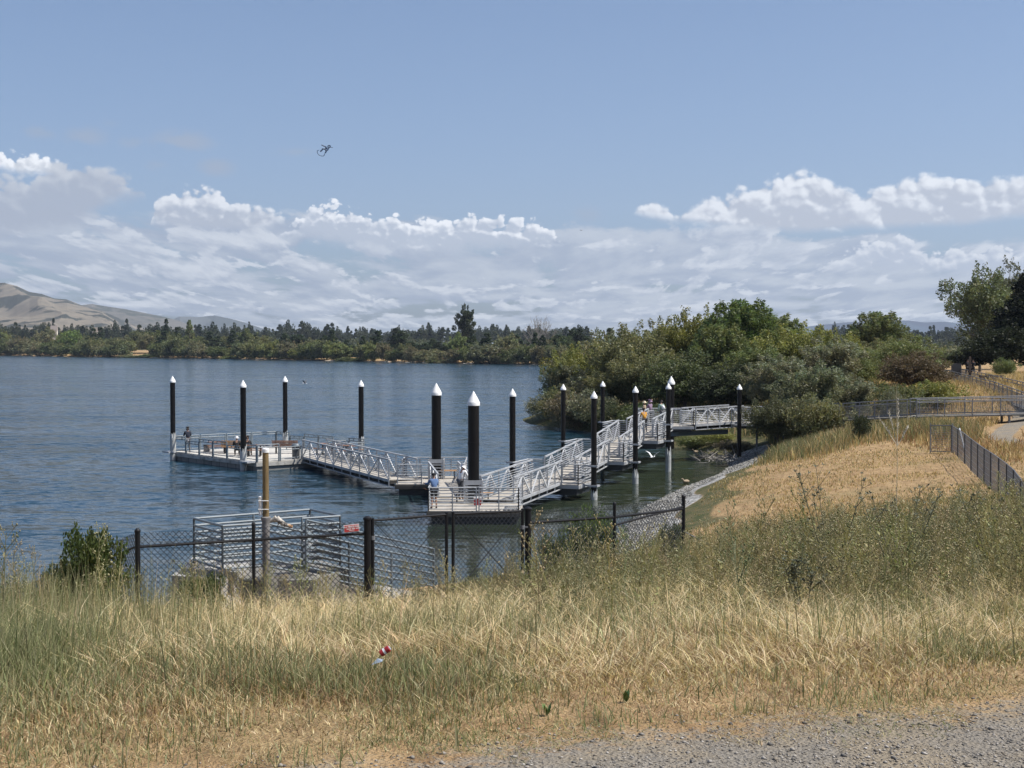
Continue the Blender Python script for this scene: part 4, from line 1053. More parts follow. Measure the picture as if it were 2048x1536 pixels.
# ------------------------------------------------------------------ people
def skinmesh(name, verts, edges, radii, mtl, parent, sub=1):
    me = bpy.data.meshes.new(name); me.from_pydata([tuple(v) for v in verts], edges, []); me.update(); me.materials.append(mtl)
    o = bpy.data.objects.new(name, me); C.objects.link(o); o.parent = parent
    sk = o.modifiers.new('Skin', 'SKIN'); sk.use_smooth_shade = True
    if not me.skin_vertices: 
        bm = bmesh.new(); bm.from_mesh(me); bm.verts.layers.skin.verify(); bm.to_mesh(me); bm.free()
    for i, r in enumerate(radii):
        d = me.skin_vertices[0].data[i]; d.radius = (r, r) if not isinstance(r, tuple) else r; d.use_root = (i == 0)
    ss = o.modifiers.new('Sub', 'SUBSURF'); ss.levels = sub; ss.render_levels = sub
    return o
def person(label, loc, rz, h=1.72, pose='stand', top='navy', bottom='grey', hair='hair', hat=None, arms='rest', sleeves=True, shorts=False, hood=None, lean=0.0, wrap=None, vest=None, group=None):
    t = thing('person', label, 'person', loc, rz, group); s = h / 1.72; t.scale = (s, s, s)
    V = {}
    if pose == 'stand':
        L = math.sin(lean)
        V.update(pel=(0, 0, .94), bel=(0, .10 * L, 1.08), che=(0, .35 * L, 1.32), nek=(0, .48 * L, 1.475), hd1=(0, .55 * L, 1.55), hd2=(0, .60 * L + .01, 1.64), hd3=(0, .62 * L, 1.70),
                 hpl=(-.09, 0, .90), hpr=(.09, 0, .90), knl=(-.11, .03, .50), knr=(.11, .05, .49), anl=(-.12, -.02, .09), anr=(.13, .0, .09), tol=(-.13, .12, .03), tor=(.15, .14, .03),
                 shl=(-.18, .42 * L, 1.40), shr=(.18, .42 * L, 1.40))
    else:
        V.update(pel=(0, 0, .52), bel=(0, .03, .66), che=(0, .06, .90), nek=(0, .10, 1.06), hd1=(0, .13, 1.14), hd2=(0, .15, 1.23), hd3=(0, .15, 1.29),
                 hpl=(-.09, .02, .50), hpr=(.09, .02, .50), knl=(-.14, .45, .50), knr=(.14, .45, .50), anl=(-.14, .46, .09), anr=(.14, .46, .09), tol=(-.14, .62, .03), tor=(.15, .62, .03),
                 shl=(-.18, .07, .98), shr=(.18, .07, .98))
    def off(a, d): return (V[a][0] + d[0], V[a][1] + d[1], V[a][2] + d[2])
    if arms == 'rest':
        V['ell'] = off('shl', (-.07, -.02, -.28)); V['wrl'] = off('ell', (.0, .10, -.23)); V['elr'] = off('shr', (.07, -.02, -.28)); V['wrr'] = off('elr', (0, .10, -.23))
    elif arms == 'front':
        V['ell'] = off('shl', (-.05, .10, -.25)); V['wrl'] = off('ell', (.06, .23, .02)); V['elr'] = off('shr', (.05, .10, -.25)); V['wrr'] = off('elr', (-.06, .23, .02))
    else:  # one out to the left
        V['ell'] = off('shl', (-.10, .14, -.20)); V['wrl'] = off('ell', (-.08, .22, .03)); V['elr'] = off('shr', (.05, .08, -.26)); V['wrr'] = off('elr', (-.10, .20, .04))
    def hnd(w, e): 
        d = (Vector(V[w]) - Vector(V[e])).normalized(); return d
    names = list(V); P = [V[n] for n in names]; ix = {n: i for i, n in enumerate(names)}
    rad = dict(pel=.13, bel=.115, che=.135, nek=.052, hd1=.072, hd2=.088, hd3=.06, hpl=.09, hpr=.09, knl=.058, knr=.058, anl=.036, anr=.036, tol=.035, tor=.035, shl=.058, shr=.058, ell=.040, elr=.040, wrl=.027, wrr=.027)
    E = [('pel', 'bel'), ('bel', 'che'), ('che', 'nek'), ('nek', 'hd1'), ('hd1', 'hd2'), ('hd2', 'hd3'), ('pel', 'hpl'), ('pel', 'hpr'), ('hpl', 'knl'), ('hpr', 'knr'), ('knl', 'anl'), ('knr', 'anr'), ('anl', 'tol'), ('anr', 'tor'),
         ('che', 'shl'), ('che', 'shr'), ('shl', 'ell'), ('shr', 'elr'), ('ell', 'wrl'), ('elr', 'wrr')]
    ed = [(ix[a], ix[b_]) for a, b_ in E]; rd = [rad[n] for n in names]
    for w, e, sg in (('wrl', 'ell', -1), ('wrr', 'elr', 1)):   # palm, four fingers, thumb
        d = hnd(w, e); sd = d.cross(Vector((0, 0, 1))); sd = sd.normalized() if sd.length > .01 else Vector((1, 0, 0)); dn = Vector((0, 0, -1))
        i0 = len(P); P.append(tuple(Vector(V[w]) + d * .07)); rd.append(.034); ed.append((ix[w], i0))
        for k in range(4):
            b0 = Vector(P[i0]) + d * .02 + sd * (k - 1.5) * .019; l = (.06, .072, .068, .052)[k]; j = len(P)
            P += [tuple(b0), tuple(b0 + d * l * .5), tuple(b0 + d * l * .85 + dn * .02)]; rd += [.009, .008, .007]; ed += [(j, j + 1), (j + 1, j + 2)]
        j = len(P); b0 = Vector(V[w]) + d * .035 - sd * sg * .025; P += [tuple(b0), tuple(b0 - sd * sg * .03 + d * .03), tuple(b0 - sd * sg * .035 + d * .055)]; rd += [.010, .009, .008]; ed += [(j, j + 1), (j + 1, j + 2)]
    j = len(P); hp = Vector(V['hd2']); P += [tuple(hp + Vector((0, .07, -.01))), tuple(hp + Vector((0, .105, -.025)))]; rd += [.02, .010]; ed += [(j, j + 1)]
    skinmesh('body', P, ed, rd, M['skin'], t)
    def garment(name, chain_, edges_, rr_, m_):
        vs = [V[n] if isinstance(n, str) else n for n in chain_]; skinmesh(name, vs, edges_, rr_, m_, t)
    if sleeves: garment('jacket', ['pel', 'bel', 'che', 'shl', 'shr', 'ell', 'elr', tuple(Vector(V['ell']).lerp(Vector(V['wrl']), .85)), tuple(Vector(V['elr']).lerp(Vector(V['wrr']), .85)), tuple(Vector(V['che']).lerp(Vector(V['nek']), .6))],
                        [(0, 1), (1, 2), (2, 3), (2, 4), (3, 5), (4, 6), (5, 7), (6, 8), (2, 9)], [.148, .140, .16, .078, .078, .058, .058, .045, .045, .09], M['c_' + top])
    else: garment('shirt', ['pel', 'bel', 'che', 'shl', 'shr', 'ell', 'elr', tuple(Vector(V['che']).lerp(Vector(V['nek']), .6))], [(0, 1), (1, 2), (2, 3), (2, 4), (3, 5), (4, 6), (2, 7)], [.148, .140, .16, .075, .075, .058, .058, .085], M['c_' + top])
    if shorts: garment('shorts', ['pel', 'hpl', 'hpr', tuple(Vector(V['hpl']).lerp(Vector(V['knl']), .85)), tuple(Vector(V['hpr']).lerp(Vector(V['knr']), .85))], [(0, 1), (0, 2), (1, 3), (2, 4)], [.142, .105, .105, .088, .088], M['c_' + bottom])
    else: garment('trousers', ['pel', 'hpl', 'hpr', 'knl', 'knr', 'anl', 'anr'], [(0, 1), (0, 2), (1, 3), (2, 4), (3, 5), (4, 6)], [.142, .105, .105, .075, .075, .058, .058], M['c_' + bottom])
    H1, H2, H3 = Vector(V['hd1']), Vector(V['hd2']), Vector(V['hd3'])
    if hat:
        b = MB(); c = H3 + Vector((0, -.005, -.04)); b.lathe(tuple(c), [(.17, -.035), (.17, -.02), (.11, -.01), (.105, .05), (.08, .09), (.02, .10)], 14) if hat[1] else b.lathe(tuple(c), [(.105, -.03), (.108, .0), (.095, .06), (.06, .085), (.01, .09)], 14)
        if not hat[1]: b.box((c.x, c.y + .13, c.z - .015), (.13, .10, .015))
        b.build('hat', M['c_' + hat[0]], t, True)
    else:
        skinmesh('hood' if hood else 'hair', [H2 + Vector((0, -.02, .01)), H3 + Vector((0, -.012, .005)), H1 + Vector((0, -.045, .02))], [(0, 1), (0, 2)], [.095, .075, .07] if not hood else [.115, .09, .10], M['c_' + (hood or hair)], t)
    for sg, a, b_ in ((-1, 'anl', 'tol'), (1, 'anr', 'tor')):
        skinmesh('shoe', [Vector(V[a]) + Vector((0, -.02, -.045)), Vector(V[b_]) + Vector((0, 0, .005))], [(0, 1)], [.045, .04], M['c_black'], t)
    if wrap: garment('tied_jacket', ['pel', (.0, -.05, .70)], [(0, 1)], [(.175, .17), (.15, .13)], M['c_' + wrap])
    if vest: garment('backpack', [tuple(Vector(V['che']) + Vector((0, -.17, .05))), tuple(Vector(V['bel']) + Vector((0, -.16, 0)))], [(0, 1)], [.12, .12], M['c_' + vest])
    return t
PI = math.pi
person('person in navy with a pale jacket tied round the waist at the float rail', on(376, 905, .6), .5, 1.78, 'stand', 'navy', 'grey', arms='front', lean=.12, wrap='offwhite')
person('seated person in a black top and round white hat on the float bench', on(470, 912, .6) + Vector((.1, .1, 0)), .15, 1.7, 'sit', 'black', 'black', hat=('white', True), arms='front')
person('seated person in dark clothes half hidden behind the slim pile, holding a rod', on(491, 911, .6) + Vector((.1, .1, 0)), -.1, 1.72, 'sit', 'black', 'black', arms='front', hair='hair')
pb = on(864, 1017, .6); pb.x += .1
person('person in a light blue shirt, dark cap and shorts at the front platform corner', pb, .45, 1.62, 'stand', 'blue', 'black', hat=('black', False), arms='out', shorts=True, sleeves=True, lean=.1)
pw = on(921, 1001, .6); pw.y += .3
person('person in a white hooded top and grey trousers leaning behind the nearest thick pile', (pw.x, pw.y, .6), -.9, 1.72, 'stand', 'white', 'grey', hood='white', arms='front', lean=.35)
person('person in a cream hat standing on the top landing', (9.35, 98.8, 2.52), 1.2, 1.62, 'stand', 'tan', 'grey', hat=('cream', True), arms='rest')
person('person with a mauve hood and top on the top landing', (9.8, 99.4, 2.52), .8, 1.7, 'stand', 'purple', 'grey', hood='purple', arms='front')
q_ = C_c + u_ax * 2.5
person('person in an orange jacket stooping on the fourth gangway', (8.85, 93.2, 2.34), .2, 1.55, 'stand', 'orange', 'black', arms='front', lean=.6, hair='black')
person('dark haired person in a pale green shirt at the top of the fourth gangway', (10.35, 96.4, 2.62), .6, 1.72, 'stand', 'mint', 'grey', arms='rest', lean=.25, vest='white')
for (px, dd, lab, rz) in ((1935, 150, 'person in black with folded arms on the far path, left of two', 0.2), (1946, 148, 'person in black on the far path, right of two, close beside another', -.3)):
    p = at(px, 738, dd); person(lab, (p.x, p.y, Hs(p.x, p.y)), rz, 1.8, 'stand', 'black', 'black', arms='front')
# fishing rods
def rod(label, a, c):
    b = MB(); a = Vector(a); c = Vector(c); b.tube((0, 0, 0), (c - a) * .25, .016, .012, 6); b.tube((c - a) * .25, c - a, .012, .004, 5)
    o = b.build('fishing_rod', M['wood_dk']); o.location = a; tag(o, label, 'fishing rod')
rod('thin pale fishing rod held out by the seated person beside the pile', at(492, 871, 92.5), at(501, 887, 91.5))
rod('dark fishing rod pointing left over the rail from the person in blue', at(862, 982, 63.9), at(846, 976, 63.6))

# ------------------------------------------------------------------ birds and kite
def gull(label, p, span, rz, col='white', flap=.35, fly=True):
    t = thing('gull', label, 'bird', p, rz); s = span
    skinmesh('body', [(0, 0, 0), (0, .14 * s, .01 * s), (0, .24 * s, .03 * s), (0, .31 * s, .035 * s), (0, -.14 * s, 0), (0, -.26 * s, -.005 * s)], [(0, 1), (1, 2), (2, 3), (0, 4), (4, 5)], [.062 * s, .05 * s, .037 * s, .010 * s, .045 * s, (.045 * s, .008 * s)], M['c_white'], t)
    for sg in (-1, 1):
        b = MB(); f = flap
        A = [(.03, .06, .02), (.25, .12, .02 + f * .25), (.5, .02, .02 + f * .38), (.25, -.02, .02 + f * .24), (.03, -.09, .02)]
        top = [(x * sg * s, y * s, z * s + .008 * s) for x, y, z in A]; bot = [(x * sg * s, y * s, z * s - .004 * s) for x, y, z in A]
        n = 5; b.add(top + bot, [(0, 1, 2, 3, 4), (9, 8, 7, 6, 5)] + [(i, (i + 1) % n, n + (i + 1) % n, n + i) for i in range(n)])
        b.build('wing', M['c_' + col], t)
gull('gull flying low over the open water right of the back pile, wings raised', at(610, 767, 190), 1.4, 1.3, 'grey', .9)
gull('white gull flying low over the dark water under the gangways', at(1305, 914, 84), 1.0, -.6, 'white', .9)
gull('small dark bird high in front of the clouds above the lake', at(1163, 461, 260), .9, .7, 'black', .3)
def duck(label, px, py):
    p = on(px, py, 0); t = thing('duck', label, 'bird', p, 2.0)
    skinmesh('body', [(0, 0, .08), (0, .16, .10), (0, .24, .20), (0, .27, .27), (0, .36, .26), (0, -.2, .12)], [(0, 1), (1, 2), (2, 3), (3, 4), (0, 5)], [.12, .09, .045, .055, .012, .04], M['c_tan'], t)
duck('brown duck resting at the edge of the pebble bank', 1373, 966); duck('pale duck on the dark water under the top gangway', 1392, 906)
def kite():
    o = at(650, 299, 130); t = thing('kite', 'dark outline kite with a long streamer tail, high over the lake', 'kite', o, .25)
    k = 130 / FOC
    def P(x, y): return ((x - 650) * k, .03 * (x - 650) * k, -(y - 299) * k)
    mt = mat('dark_blue_kite_fabric', (0.03, 0.06, 0.12), .6)
    def q(x, y): return P(580 + x / 12.8, 260 + y / 12.8)
    parts = {'frame': ([(925, 425), (905, 470), (915, 530), (960, 520), (1000, 450), (1035, 420), (1020, 390), (985, 395), (965, 425), (1000, 450)], .13), 'wing': ([(805, 385), (860, 410), (925, 430)], .12), 'nose_boom': ([(1030, 440), (1100, 440)], .06),
             'leg': ([(915, 500), (840, 480), (815, 525), (775, 555)], .17), 'leg ': ([(930, 540), (900, 590)], .17), 'sail': ([(945, 450), (940, 495)], .20)}
    for n, (pts, r) in parts.items():
        b = MB(); b.path([q(*p) for p in pts], r * .42, 6); b.build(n.strip(), mt, t)
    tail = [(735, 520), (700, 540), (695, 580), (720, 625), (750, 650), (790, 665), (850, 670), (880, 640), (885, 600)]
    b = MB(); b.path([q(*p) for p in tail], .03, 5); b.build('tail', mt, t)
kite()
# ------------------------------------------------------------------ foliage
LEAF = leafmat('leaf', 0.36); GRASSM = leafmat('grass_blade', 0.30, usecol=False, spec=0.15, rough=0.7)
def foliage_arrays(cl, n, lw, ll, g, droop=0.3, out=0.6, var=0.22, wind=0.0):
    """cl: clumps (x,y,z,rx,rz); leaf sprays as small four sided blades scattered in the clumps"""
    cl = np.asarray(cl, float); w = cl[:, 3] ** 2; w /= w.sum()
    k = g.choice(len(cl), n, p=w)
    d = g.normal(size=(n, 3)); d /= np.linalg.norm(d, axis=1)[:, None]
    rad = g.uniform(0.35, 1.0, n) ** 0.5 * g.uniform(.86, 1.12, n)
    c = cl[k, :3] + d * rad[:, None] * np.stack([cl[k, 3], cl[k, 3], cl[k, 4]], -1)
    ax = d * out + g.normal(size=(n, 3)) * .55 + np.array([wind, 0, -droop]); ax /= np.linalg.norm(ax, axis=1)[:, None]
    sd = np.cross(ax, g.normal(size=(n, 3))); sd /= np.linalg.norm(sd, axis=1)[:, None]
    L = ll * g.uniform(.6, 1.35, n)[:, None]; Wd = lw * g.uniform(.6, 1.35, n)[:, None]
    V = np.stack([c - ax * L * .5, c + sd * Wd * .5, c + ax * L * .5, c - sd * Wd * .5], 1).reshape(-1, 3)
    i = np.arange(n)[:, None] * 4
    T3 = np.concatenate([i + [0, 1, 2], i + [0, 2, 3]], 0)
    cv = g.uniform(1 - var, 1 + var, len(cl))[k]; lv = g.uniform(.75, 1.25, n)
    warm = g.uniform(-.08, .14, len(cl))[k] + g.normal(size=n) * .05
    t = np.stack([cv * lv * (1 + warm), cv * lv, cv * lv * (1 - warm * .6)], -1)
    return V, T3, np.repeat(t, 4, 0)
def clumps_dome(g, n, rx, h, z0, flat=.95, rmin=.16, rmax=.30, hollow=.55, spikes=.35):
    out = []; sd = g.uniform(0, 50)
    zc = z0 + (h - z0) * .46
    for i in range(n):
        for _ in range(20):
            d = g.normal(size=3); d /= np.linalg.norm(d)
            if d[2] > -0.55: break
        lump = .80 + .42 * mnoise.noise(Vector((d[0] * 2.1 + sd, d[1] * 2.1, d[2] * 2.1))) * 1.6
        r = g.uniform(hollow, .92) * min(1.12, max(.5, lump)); s = g.uniform(rmin, rmax)
        out.append((d[0] * r * rx, d[1] * r * rx, zc + d[2] * r * (h - z0) * .52, s * rx, s * rx * flat * (h / (2 * rx)) ** .3))
    for i in range(n // 4):
        out.append((g.normal() * rx * .25, g.normal() * rx * .25, z0 + (h - z0) * g.uniform(.25, .7), rx * .35, rx * .3))
    for i in range(int(n * spikes)):      # leader shoots that break the outline
        d = g.normal(size=3); d[2] = abs(d[2]) * .9 + .15; d /= np.linalg.norm(d); ln = g.uniform(.10, .26)
        for k in range(3):
            r = .82 + ln * (k + 1) / 3
            out.append((d[0] * r * rx, d[1] * r * rx, min(h * 1.04, zc + d[2] * r * (h - z0) * .52), rx * .075 * (1.25 - .28 * k), rx * .12 * (1.25 - .2 * k)))
    return out
def trunk_mb(g, h, r, cl, limbs=9, lean=0.0, z0=-.6):
    b = MB(); top = Vector((lean * h * .4, 0, h * .55)); base = Vector((0, 0, z0)); mid = base.lerp(top, .45) + Vector((g.normal() * .1, g.normal() * .1, 0))
    b.tube(base, mid, r, r * .75, 8); b.tube(mid, top, r * .75, r * .4, 8)
    order = g.choice(len(cl), min(limbs, len(cl)), replace=False)
    for i in order:
        e = Vector(cl[i][:3]); s = base.lerp(top, g.uniform(.3, .95)); m_ = s.lerp(e, .5) + Vector((g.normal() * .2, g.normal() * .2, .25)) * (h / 10)
        b.tube(s, m_, r * .35, r * .2, 5, False); b.tube(m_, e, r * .2, r * .05, 5, False)
    return b
MESHES = {}
def make_variant(key, seed, h, rx, nc, nl, lw, ll, **kw):
    g = np.random.default_rng(seed); fk = {k: kw.pop(k) for k in ('droop', 'out', 'var', 'wind') if k in kw}; z0 = kw.pop('z0', h * .12); lean = kw.pop('lean', 0.0); limbs = kw.pop('limbs', 9); tr = kw.pop('tr', h * .022); shape = kw.pop('shape', 'dome'); sx = kw.pop('shear', 0.0)
    if shape == 'dome': cl = clumps_dome(g, nc, rx, h, z0, **kw)
    elif shape == 'cone':
        cl = []
        for i in range(nc):
            s = g.uniform(0, 1) ** .8; z = z0 + (h - z0) * s; a = g.uniform(0, 2 * PI); R_c = rx * (1 - s) ** .85 * g.uniform(.5, 1.0)
            cl.append((math.cos(a) * R_c, math.sin(a) * R_c, z, rx * (.16 + .2 * (1 - s)), rx * .13))
        cl.append((0, 0, h * .97, rx * .08, rx * .25))
    elif shape == 'column':
        cl = []
        for i in range(nc):
            z = z0 + (h - z0) * g.uniform(0, 1); s = (z - z0) / (h - z0); R_c = rx * math.sin(PI * min(1, .22 + s * .75)) * g.uniform(.2, .95); a = g.uniform(0, 2 * PI)
            cl.append((math.cos(a) * R_c, math.sin(a) * R_c, z, rx * .26, rx * .22))
    cl = [(c[0] + sx * c[2], c[1], c[2], c[3], c[4]) for c in cl]
    V, T3, tint = foliage_arrays(cl, nl, lw, ll, g, **fk)
    V[:, 2] = np.maximum(V[:, 2], -.2)
    me = arr_mesh('crown', V, T3, LEAF, tint); d = me.data; bpy.data.objects.remove(me)
    tb = trunk_mb(g, h, tr, cl, limbs, lean); to = tb.build('trunk', M['bark'], None, False); td = to.data; bpy.data.objects.remove(to)
    MESHES[key] = (d, td, h, rx)
# near / middle distance
make_variant('willow_a', 1, 10, 5.0, 85, 26000, .13, .34, droop=.45, wind=.25, z0=.6, hollow=.5, rmin=.13, rmax=.26)
make_variant('willow_b', 2, 10, 4.6, 75, 26000, .12, .36, droop=.2, wind=.4, z0=.4, shear=.08, rmin=.12, rmax=.25)
make_variant('windblown', 3, 10, 3.9, 72, 26000, .13, .38, droop=.05, wind=.8, z0=1.0, shear=.12, rmin=.12, rmax=.24, hollow=.55)
make_variant('broad', 4, 10, 5.2, 110, 26000, .17, .26, droop=.1, z0=.4, rmin=.12, rmax=.22, hollow=.6)
make_variant('shrub_a', 5, 3, 2.3, 55, 9000, .10, .16, z0=.0, droop=-.2, rmin=.12, rmax=.26, tr=.05)
make_variant('shrub_b', 6, 3, 2.6, 60, 9000, .07, .24, z0=.0, droop=-.3, wind=.2, rmin=.12, rmax=.24, tr=.05)
make_variant('sparse', 7, 10, 4.6, 60, 13000, .13, .28, droop=.2, wind=.2, z0=2.0, rmin=.09, rmax=.17, hollow=.5, limbs=40, tr=.16)
make_variant('conifer', 8, 10, 4.2, 120, 24000, .15, .30, shape='cone', z0=.6, droop=.3)
# far
for i in range(3): make_variant('fwil%d' % i, 20 + i, 8, 5.0, 46, 5200, .30, .62, droop=.1, wind=.4, z0=.0, rmin=.13, rmax=.27, var=.3)
for i in range(2): make_variant('fbroad%d' % i, 30 + i, 12, 5.0, 46, 5200, .36, .60, z0=.8, rmin=.14, rmax=.25, var=.25)
for i in range(2): make_variant('fcon%d' % i, 40 + i, 14, 3.4, 60, 3200, .34, .75, shape='cone', z0=.8)
make_variant('fcol', 45, 14, 3.6, 44, 2600, .40, .75, shape='column', z0=1)
make_variant('euc', 46, 27, 7.0, 34, 9000, .42, .75, z0=7, rmin=.15, rmax=.24, hollow=.72, limbs=30, tr=.45, flat=.8)

def plant(key, name, label, cat, x, y, h, w, col, rz=None, zoff=0.0, group=None, parts=True, z=None):
    d, td, h0, r0 = MESHES[key]; z = Hs(x, y) if z is None else z
    sx = w / (2 * r0 * .95); sz = h / (h0 * 1.0)
    rz = random.uniform(0, 2 * PI) if rz is None else rz
    if parts:
        t = thing(name, label, cat, (x, y, z + zoff), rz, group); t.scale = (sx, sx, sz)
        c = bpy.data.objects.new('crown', d); C.objects.link(c); c.parent = t; c.color = (*[v * 1.6 for v in col], 1)
        k = bpy.data.objects.new('trunk', td); C.objects.link(k); k.parent = t
    else:
        t = bpy.data.objects.new(name, d); C.objects.link(t); t.location = (x, y, z + zoff); t.rotation_euler = (0, 0, rz); t.scale = (sx, sx, sz); t.color = (*[v * 1.5 for v in col], 1); tag(t, label, cat, group)
    return t
def plant_px(key, name, label, cat, px, topy, d, wpx, col, **kw):
    p = at(px, topy, d); z = Hs(p.x, d); return plant(key, name, label, cat, p.x, d, max(.6, p.z - z), wpx / FOC * d * (1.12 if 'willow' in name else 1.0), col, **kw)
YG = (.135, .140, .045); OL = (.118, .118, .060); DG = (.062, .074, .034); GG = (.128, .132, .088); BR = (.115, .10, .070); DK = (.038, .046, .025); RB = (.072, .055, .034); GR = (.100, .115, .047)
near = [
 ('shrub_b', 'willow_shrub', 'low grey green willow shrub spreading over the water at the left tip of the point', 1092, 790, 143, 80, GG),
 ('shrub_b', 'willow_shrub', 'grey brown twiggy shrub just right of the left tip of the point', 1150, 782, 134, 110, BR),
 ('willow_a', 'willow', 'yellow green willow leaning over the left end of the point', 1150, 683, 146, 120, YG),
 ('willow_b', 'willow', 'grey green willow second from the left on the point', 1205, 655, 149, 130, GG),
 ('willow_a', 'willow', 'broad olive willow behind the slim pile of the third landing', 1265, 640, 140, 170, OL),
 ('willow_b', 'willow', 'pale olive willow with a feathery top left of the tall dark tree', 1330, 632, 146, 150, OL),
 ('willow_a', 'willow', 'yellow tinged tall willow directly left of the highest dark tree', 1396, 606, 140, 130, (.115, .115, .035)),
 ('windblown', 'willow', 'highest windblown dark green willow of the point', 1462, 590, 136, 150, (.075, .10, .036)),
 ('windblown', 'willow', 'windblown grey green willow just right of the highest tree', 1535, 620, 139, 130, (.10, .12, .055)),
 ('willow_a', 'willow', 'bright yellow green willow above the right end of the top gangway', 1590, 640, 128, 160, YG),
 ('willow_b', 'willow', 'soft grey willow right of the bright yellow green one', 1650, 670, 122, 140, GG),
 ('shrub_a', 'willow_shrub', 'olive willow shrub hanging over the water behind the slim pile of the second landing', 1140, 770, 137, 110, OL),
 ('shrub_b', 'willow_shrub', 'grey willow shrub hanging to the water left of the third landing', 1195, 780, 131.5, 120, GG),
 ('willow_b', 'willow', 'grey green rounded willow at the very left end of the point above the low shrub', 1122, 715, 144.5, 90, GG),
 ('shrub_a', 'willow_shrub', 'dark willow shrub dipping into the water behind the third landing', 1255, 800, 124, 110, (.055, .062, .032)),
 ('shrub_b', 'willow_shrub', 'dark olive shrub at the waterline just left of the top landing', 1330, 830, 115, 100, (.06, .064, .036)),
 ('willow_b', 'willow', 'grey green willow filling the shore left of the slim far piles', 1185, 735, 139, 130, GG),
 ('willow_a', 'willow', 'olive willow low behind the pile of the second landing', 1300, 690, 133, 150, OL),
 ('windblown', 'willow', 'mid green windblown willow between the yellow tinged one and the tall dark tree', 1425, 640, 131, 120, GR),
 ('willow_b', 'willow', 'grey green willow low between the bright yellow green one and the end pile', 1545, 705, 118, 140, GG),
 ('willow_a', 'willow', 'yellow green willow standing right of the windblown grey green one', 1665, 655, 127, 120, YG),
 ('willow_b', 'willow', 'pale green willow behind the feathery shrub hiding the pier end', 1700, 690, 135, 120, GR),
 ('willow_a', 'willow', 'olive willow left of the tree that stands alone', 1770, 672, 150, 110, OL),
 ('willow_b', 'willow_shrub', 'dull olive thicket filling the bank under the end landing', 1580, 800, 97, 130, (.075, .078, .045)),
 ('broad', 'tree', 'dense dark green tree on the point behind the fourth gangway', 1370, 700, 126, 190, DG),
 ('broad', 'tree', 'dense dark tree low behind the level top gangway', 1460, 725, 122, 170, DK),
 ('willow_a', 'willow', 'olive willow with low boughs behind the second stepped landing', 1250, 730, 135, 150, (.085, .085, .04)),
 ('willow_b', 'willow', 'mid green willow in front of the highest tree', 1500, 680, 125, 130, GR),
 ('windblown', 'tree', 'tall windblown tree standing alone behind the shrubs right of the point', 1740, 617, 165, 125, (.095, .11, .05)),
 ('broad', 'tree', 'round dark green tree behind the red tinted shrub', 1815, 668, 128, 150, GR),
 ('broad', 'shrub', 'dark shrub tinted dull red left of the ramp head', 1828, 700, 114, 150, RB),
 ('shrub_a', 'shrub', 'low yellow green shrub right of centre above the lower ramp', 1875, 757, 99, 120, YG),
 ('shrub_a', 'shrub', 'low green shrub left of the yellow green one above the lower ramp', 1800, 762, 97, 120, (.09, .10, .045)),
 ('broad', 'shrub', 'dark rounded bush above the left end of the lower ramp', 1715, 700, 124, 105, GR),
 ('willow_b', 'shrub', 'feathery grey green shrub at the left end of the lower ramp', 1700, 752, 101, 110, GG),
 ('willow_b', 'willow_shrub', 'tall feathery grey green shrub hiding the right end of the pier', 1610, 716, 99, 150, (.105, .115, .07)),
 ('willow_a', 'willow_shrub', 'dark twiggy willow shrub in front of the end landing', 1555, 785, 94.5, 120, (.065, .068, .038)),
 ('shrub_b', 'willow_shrub', 'olive shrub at the foot of the knoll right of the end landing', 1640, 788, 92, 130, OL),
 ('shrub_b', 'shrub', 'bright green shrub under the level top gangway', 1440, 862, 107, 90, YG),
 ('shrub_b', 'shrub', 'green shrub at the waterline left under the top gangway', 1385, 868, 108.5, 80, GR),
 ('shrub_b', 'shrub', 'dull brown tangle at the waterline below the end pile', 1470, 880, 101, 90, BR),
 ('shrub_a', 'shrub', 'small dark leafy bush standing in the tall grass of the knoll', 1724, 826, 79, 42, DK),
 ('shrub_b', 'shrub', 'grey green bush behind the small dark bush on the knoll', 1790, 775, 92, 60, GG),
 ('shrub_a', 'shrub', 'dark shrub low at the foot of the willows behind the piles', 1230, 815, 129, 140, DK),
 ('shrub_a', 'shrub', 'dark green shrub behind the third stepped landing', 1310, 800, 120, 150, (.05, .066, .026)),
 ('sparse', 'tree', 'large pale loose tree with open crown at the right of the picture', 1962, 530, 172, 175, (.085, .10, .05)),
 ('sparse', 'tree', 'greyish half bare tree behind the dark one at the right edge', 2020, 520, 182, 150, (.08, .085, .055)),
 ('conifer', 'tree', 'very dark dense evergreen at the right edge of the picture', 2066, 545, 160, 230, (.009, .012, .007)),
 ('broad', 'tree', 'dark green low tree under the evergreen at the right edge', 2010, 640, 158, 190, (.016, .021, .011)),
 ('shrub_b', 'shrub', 'leafy green bush in the dry grass right of the upper ramp', 2012, 716, 128, 60, (.09, .11, .045)),
 ('fwil0', 'tree', 'pale green willow far behind the ramp head', 1890, 690, 250, 70, GG),
 ('fbroad0', 'tree', 'dark green tree far behind the board at the ramp head', 1910, 700, 230, 60, DG),
 ('fbroad1', 'tree', 'dark green tree between the ramp head and the large pale tree', 1935, 690, 260, 70, DG),
]
for (key, nm, lab, px, ty, d, w, col) in near:
    plant_px(key, nm, lab, 'shrub' if 'shrub' in nm else 'tree', px, ty, d, w, col, rz=random.uniform(-.5, .5))
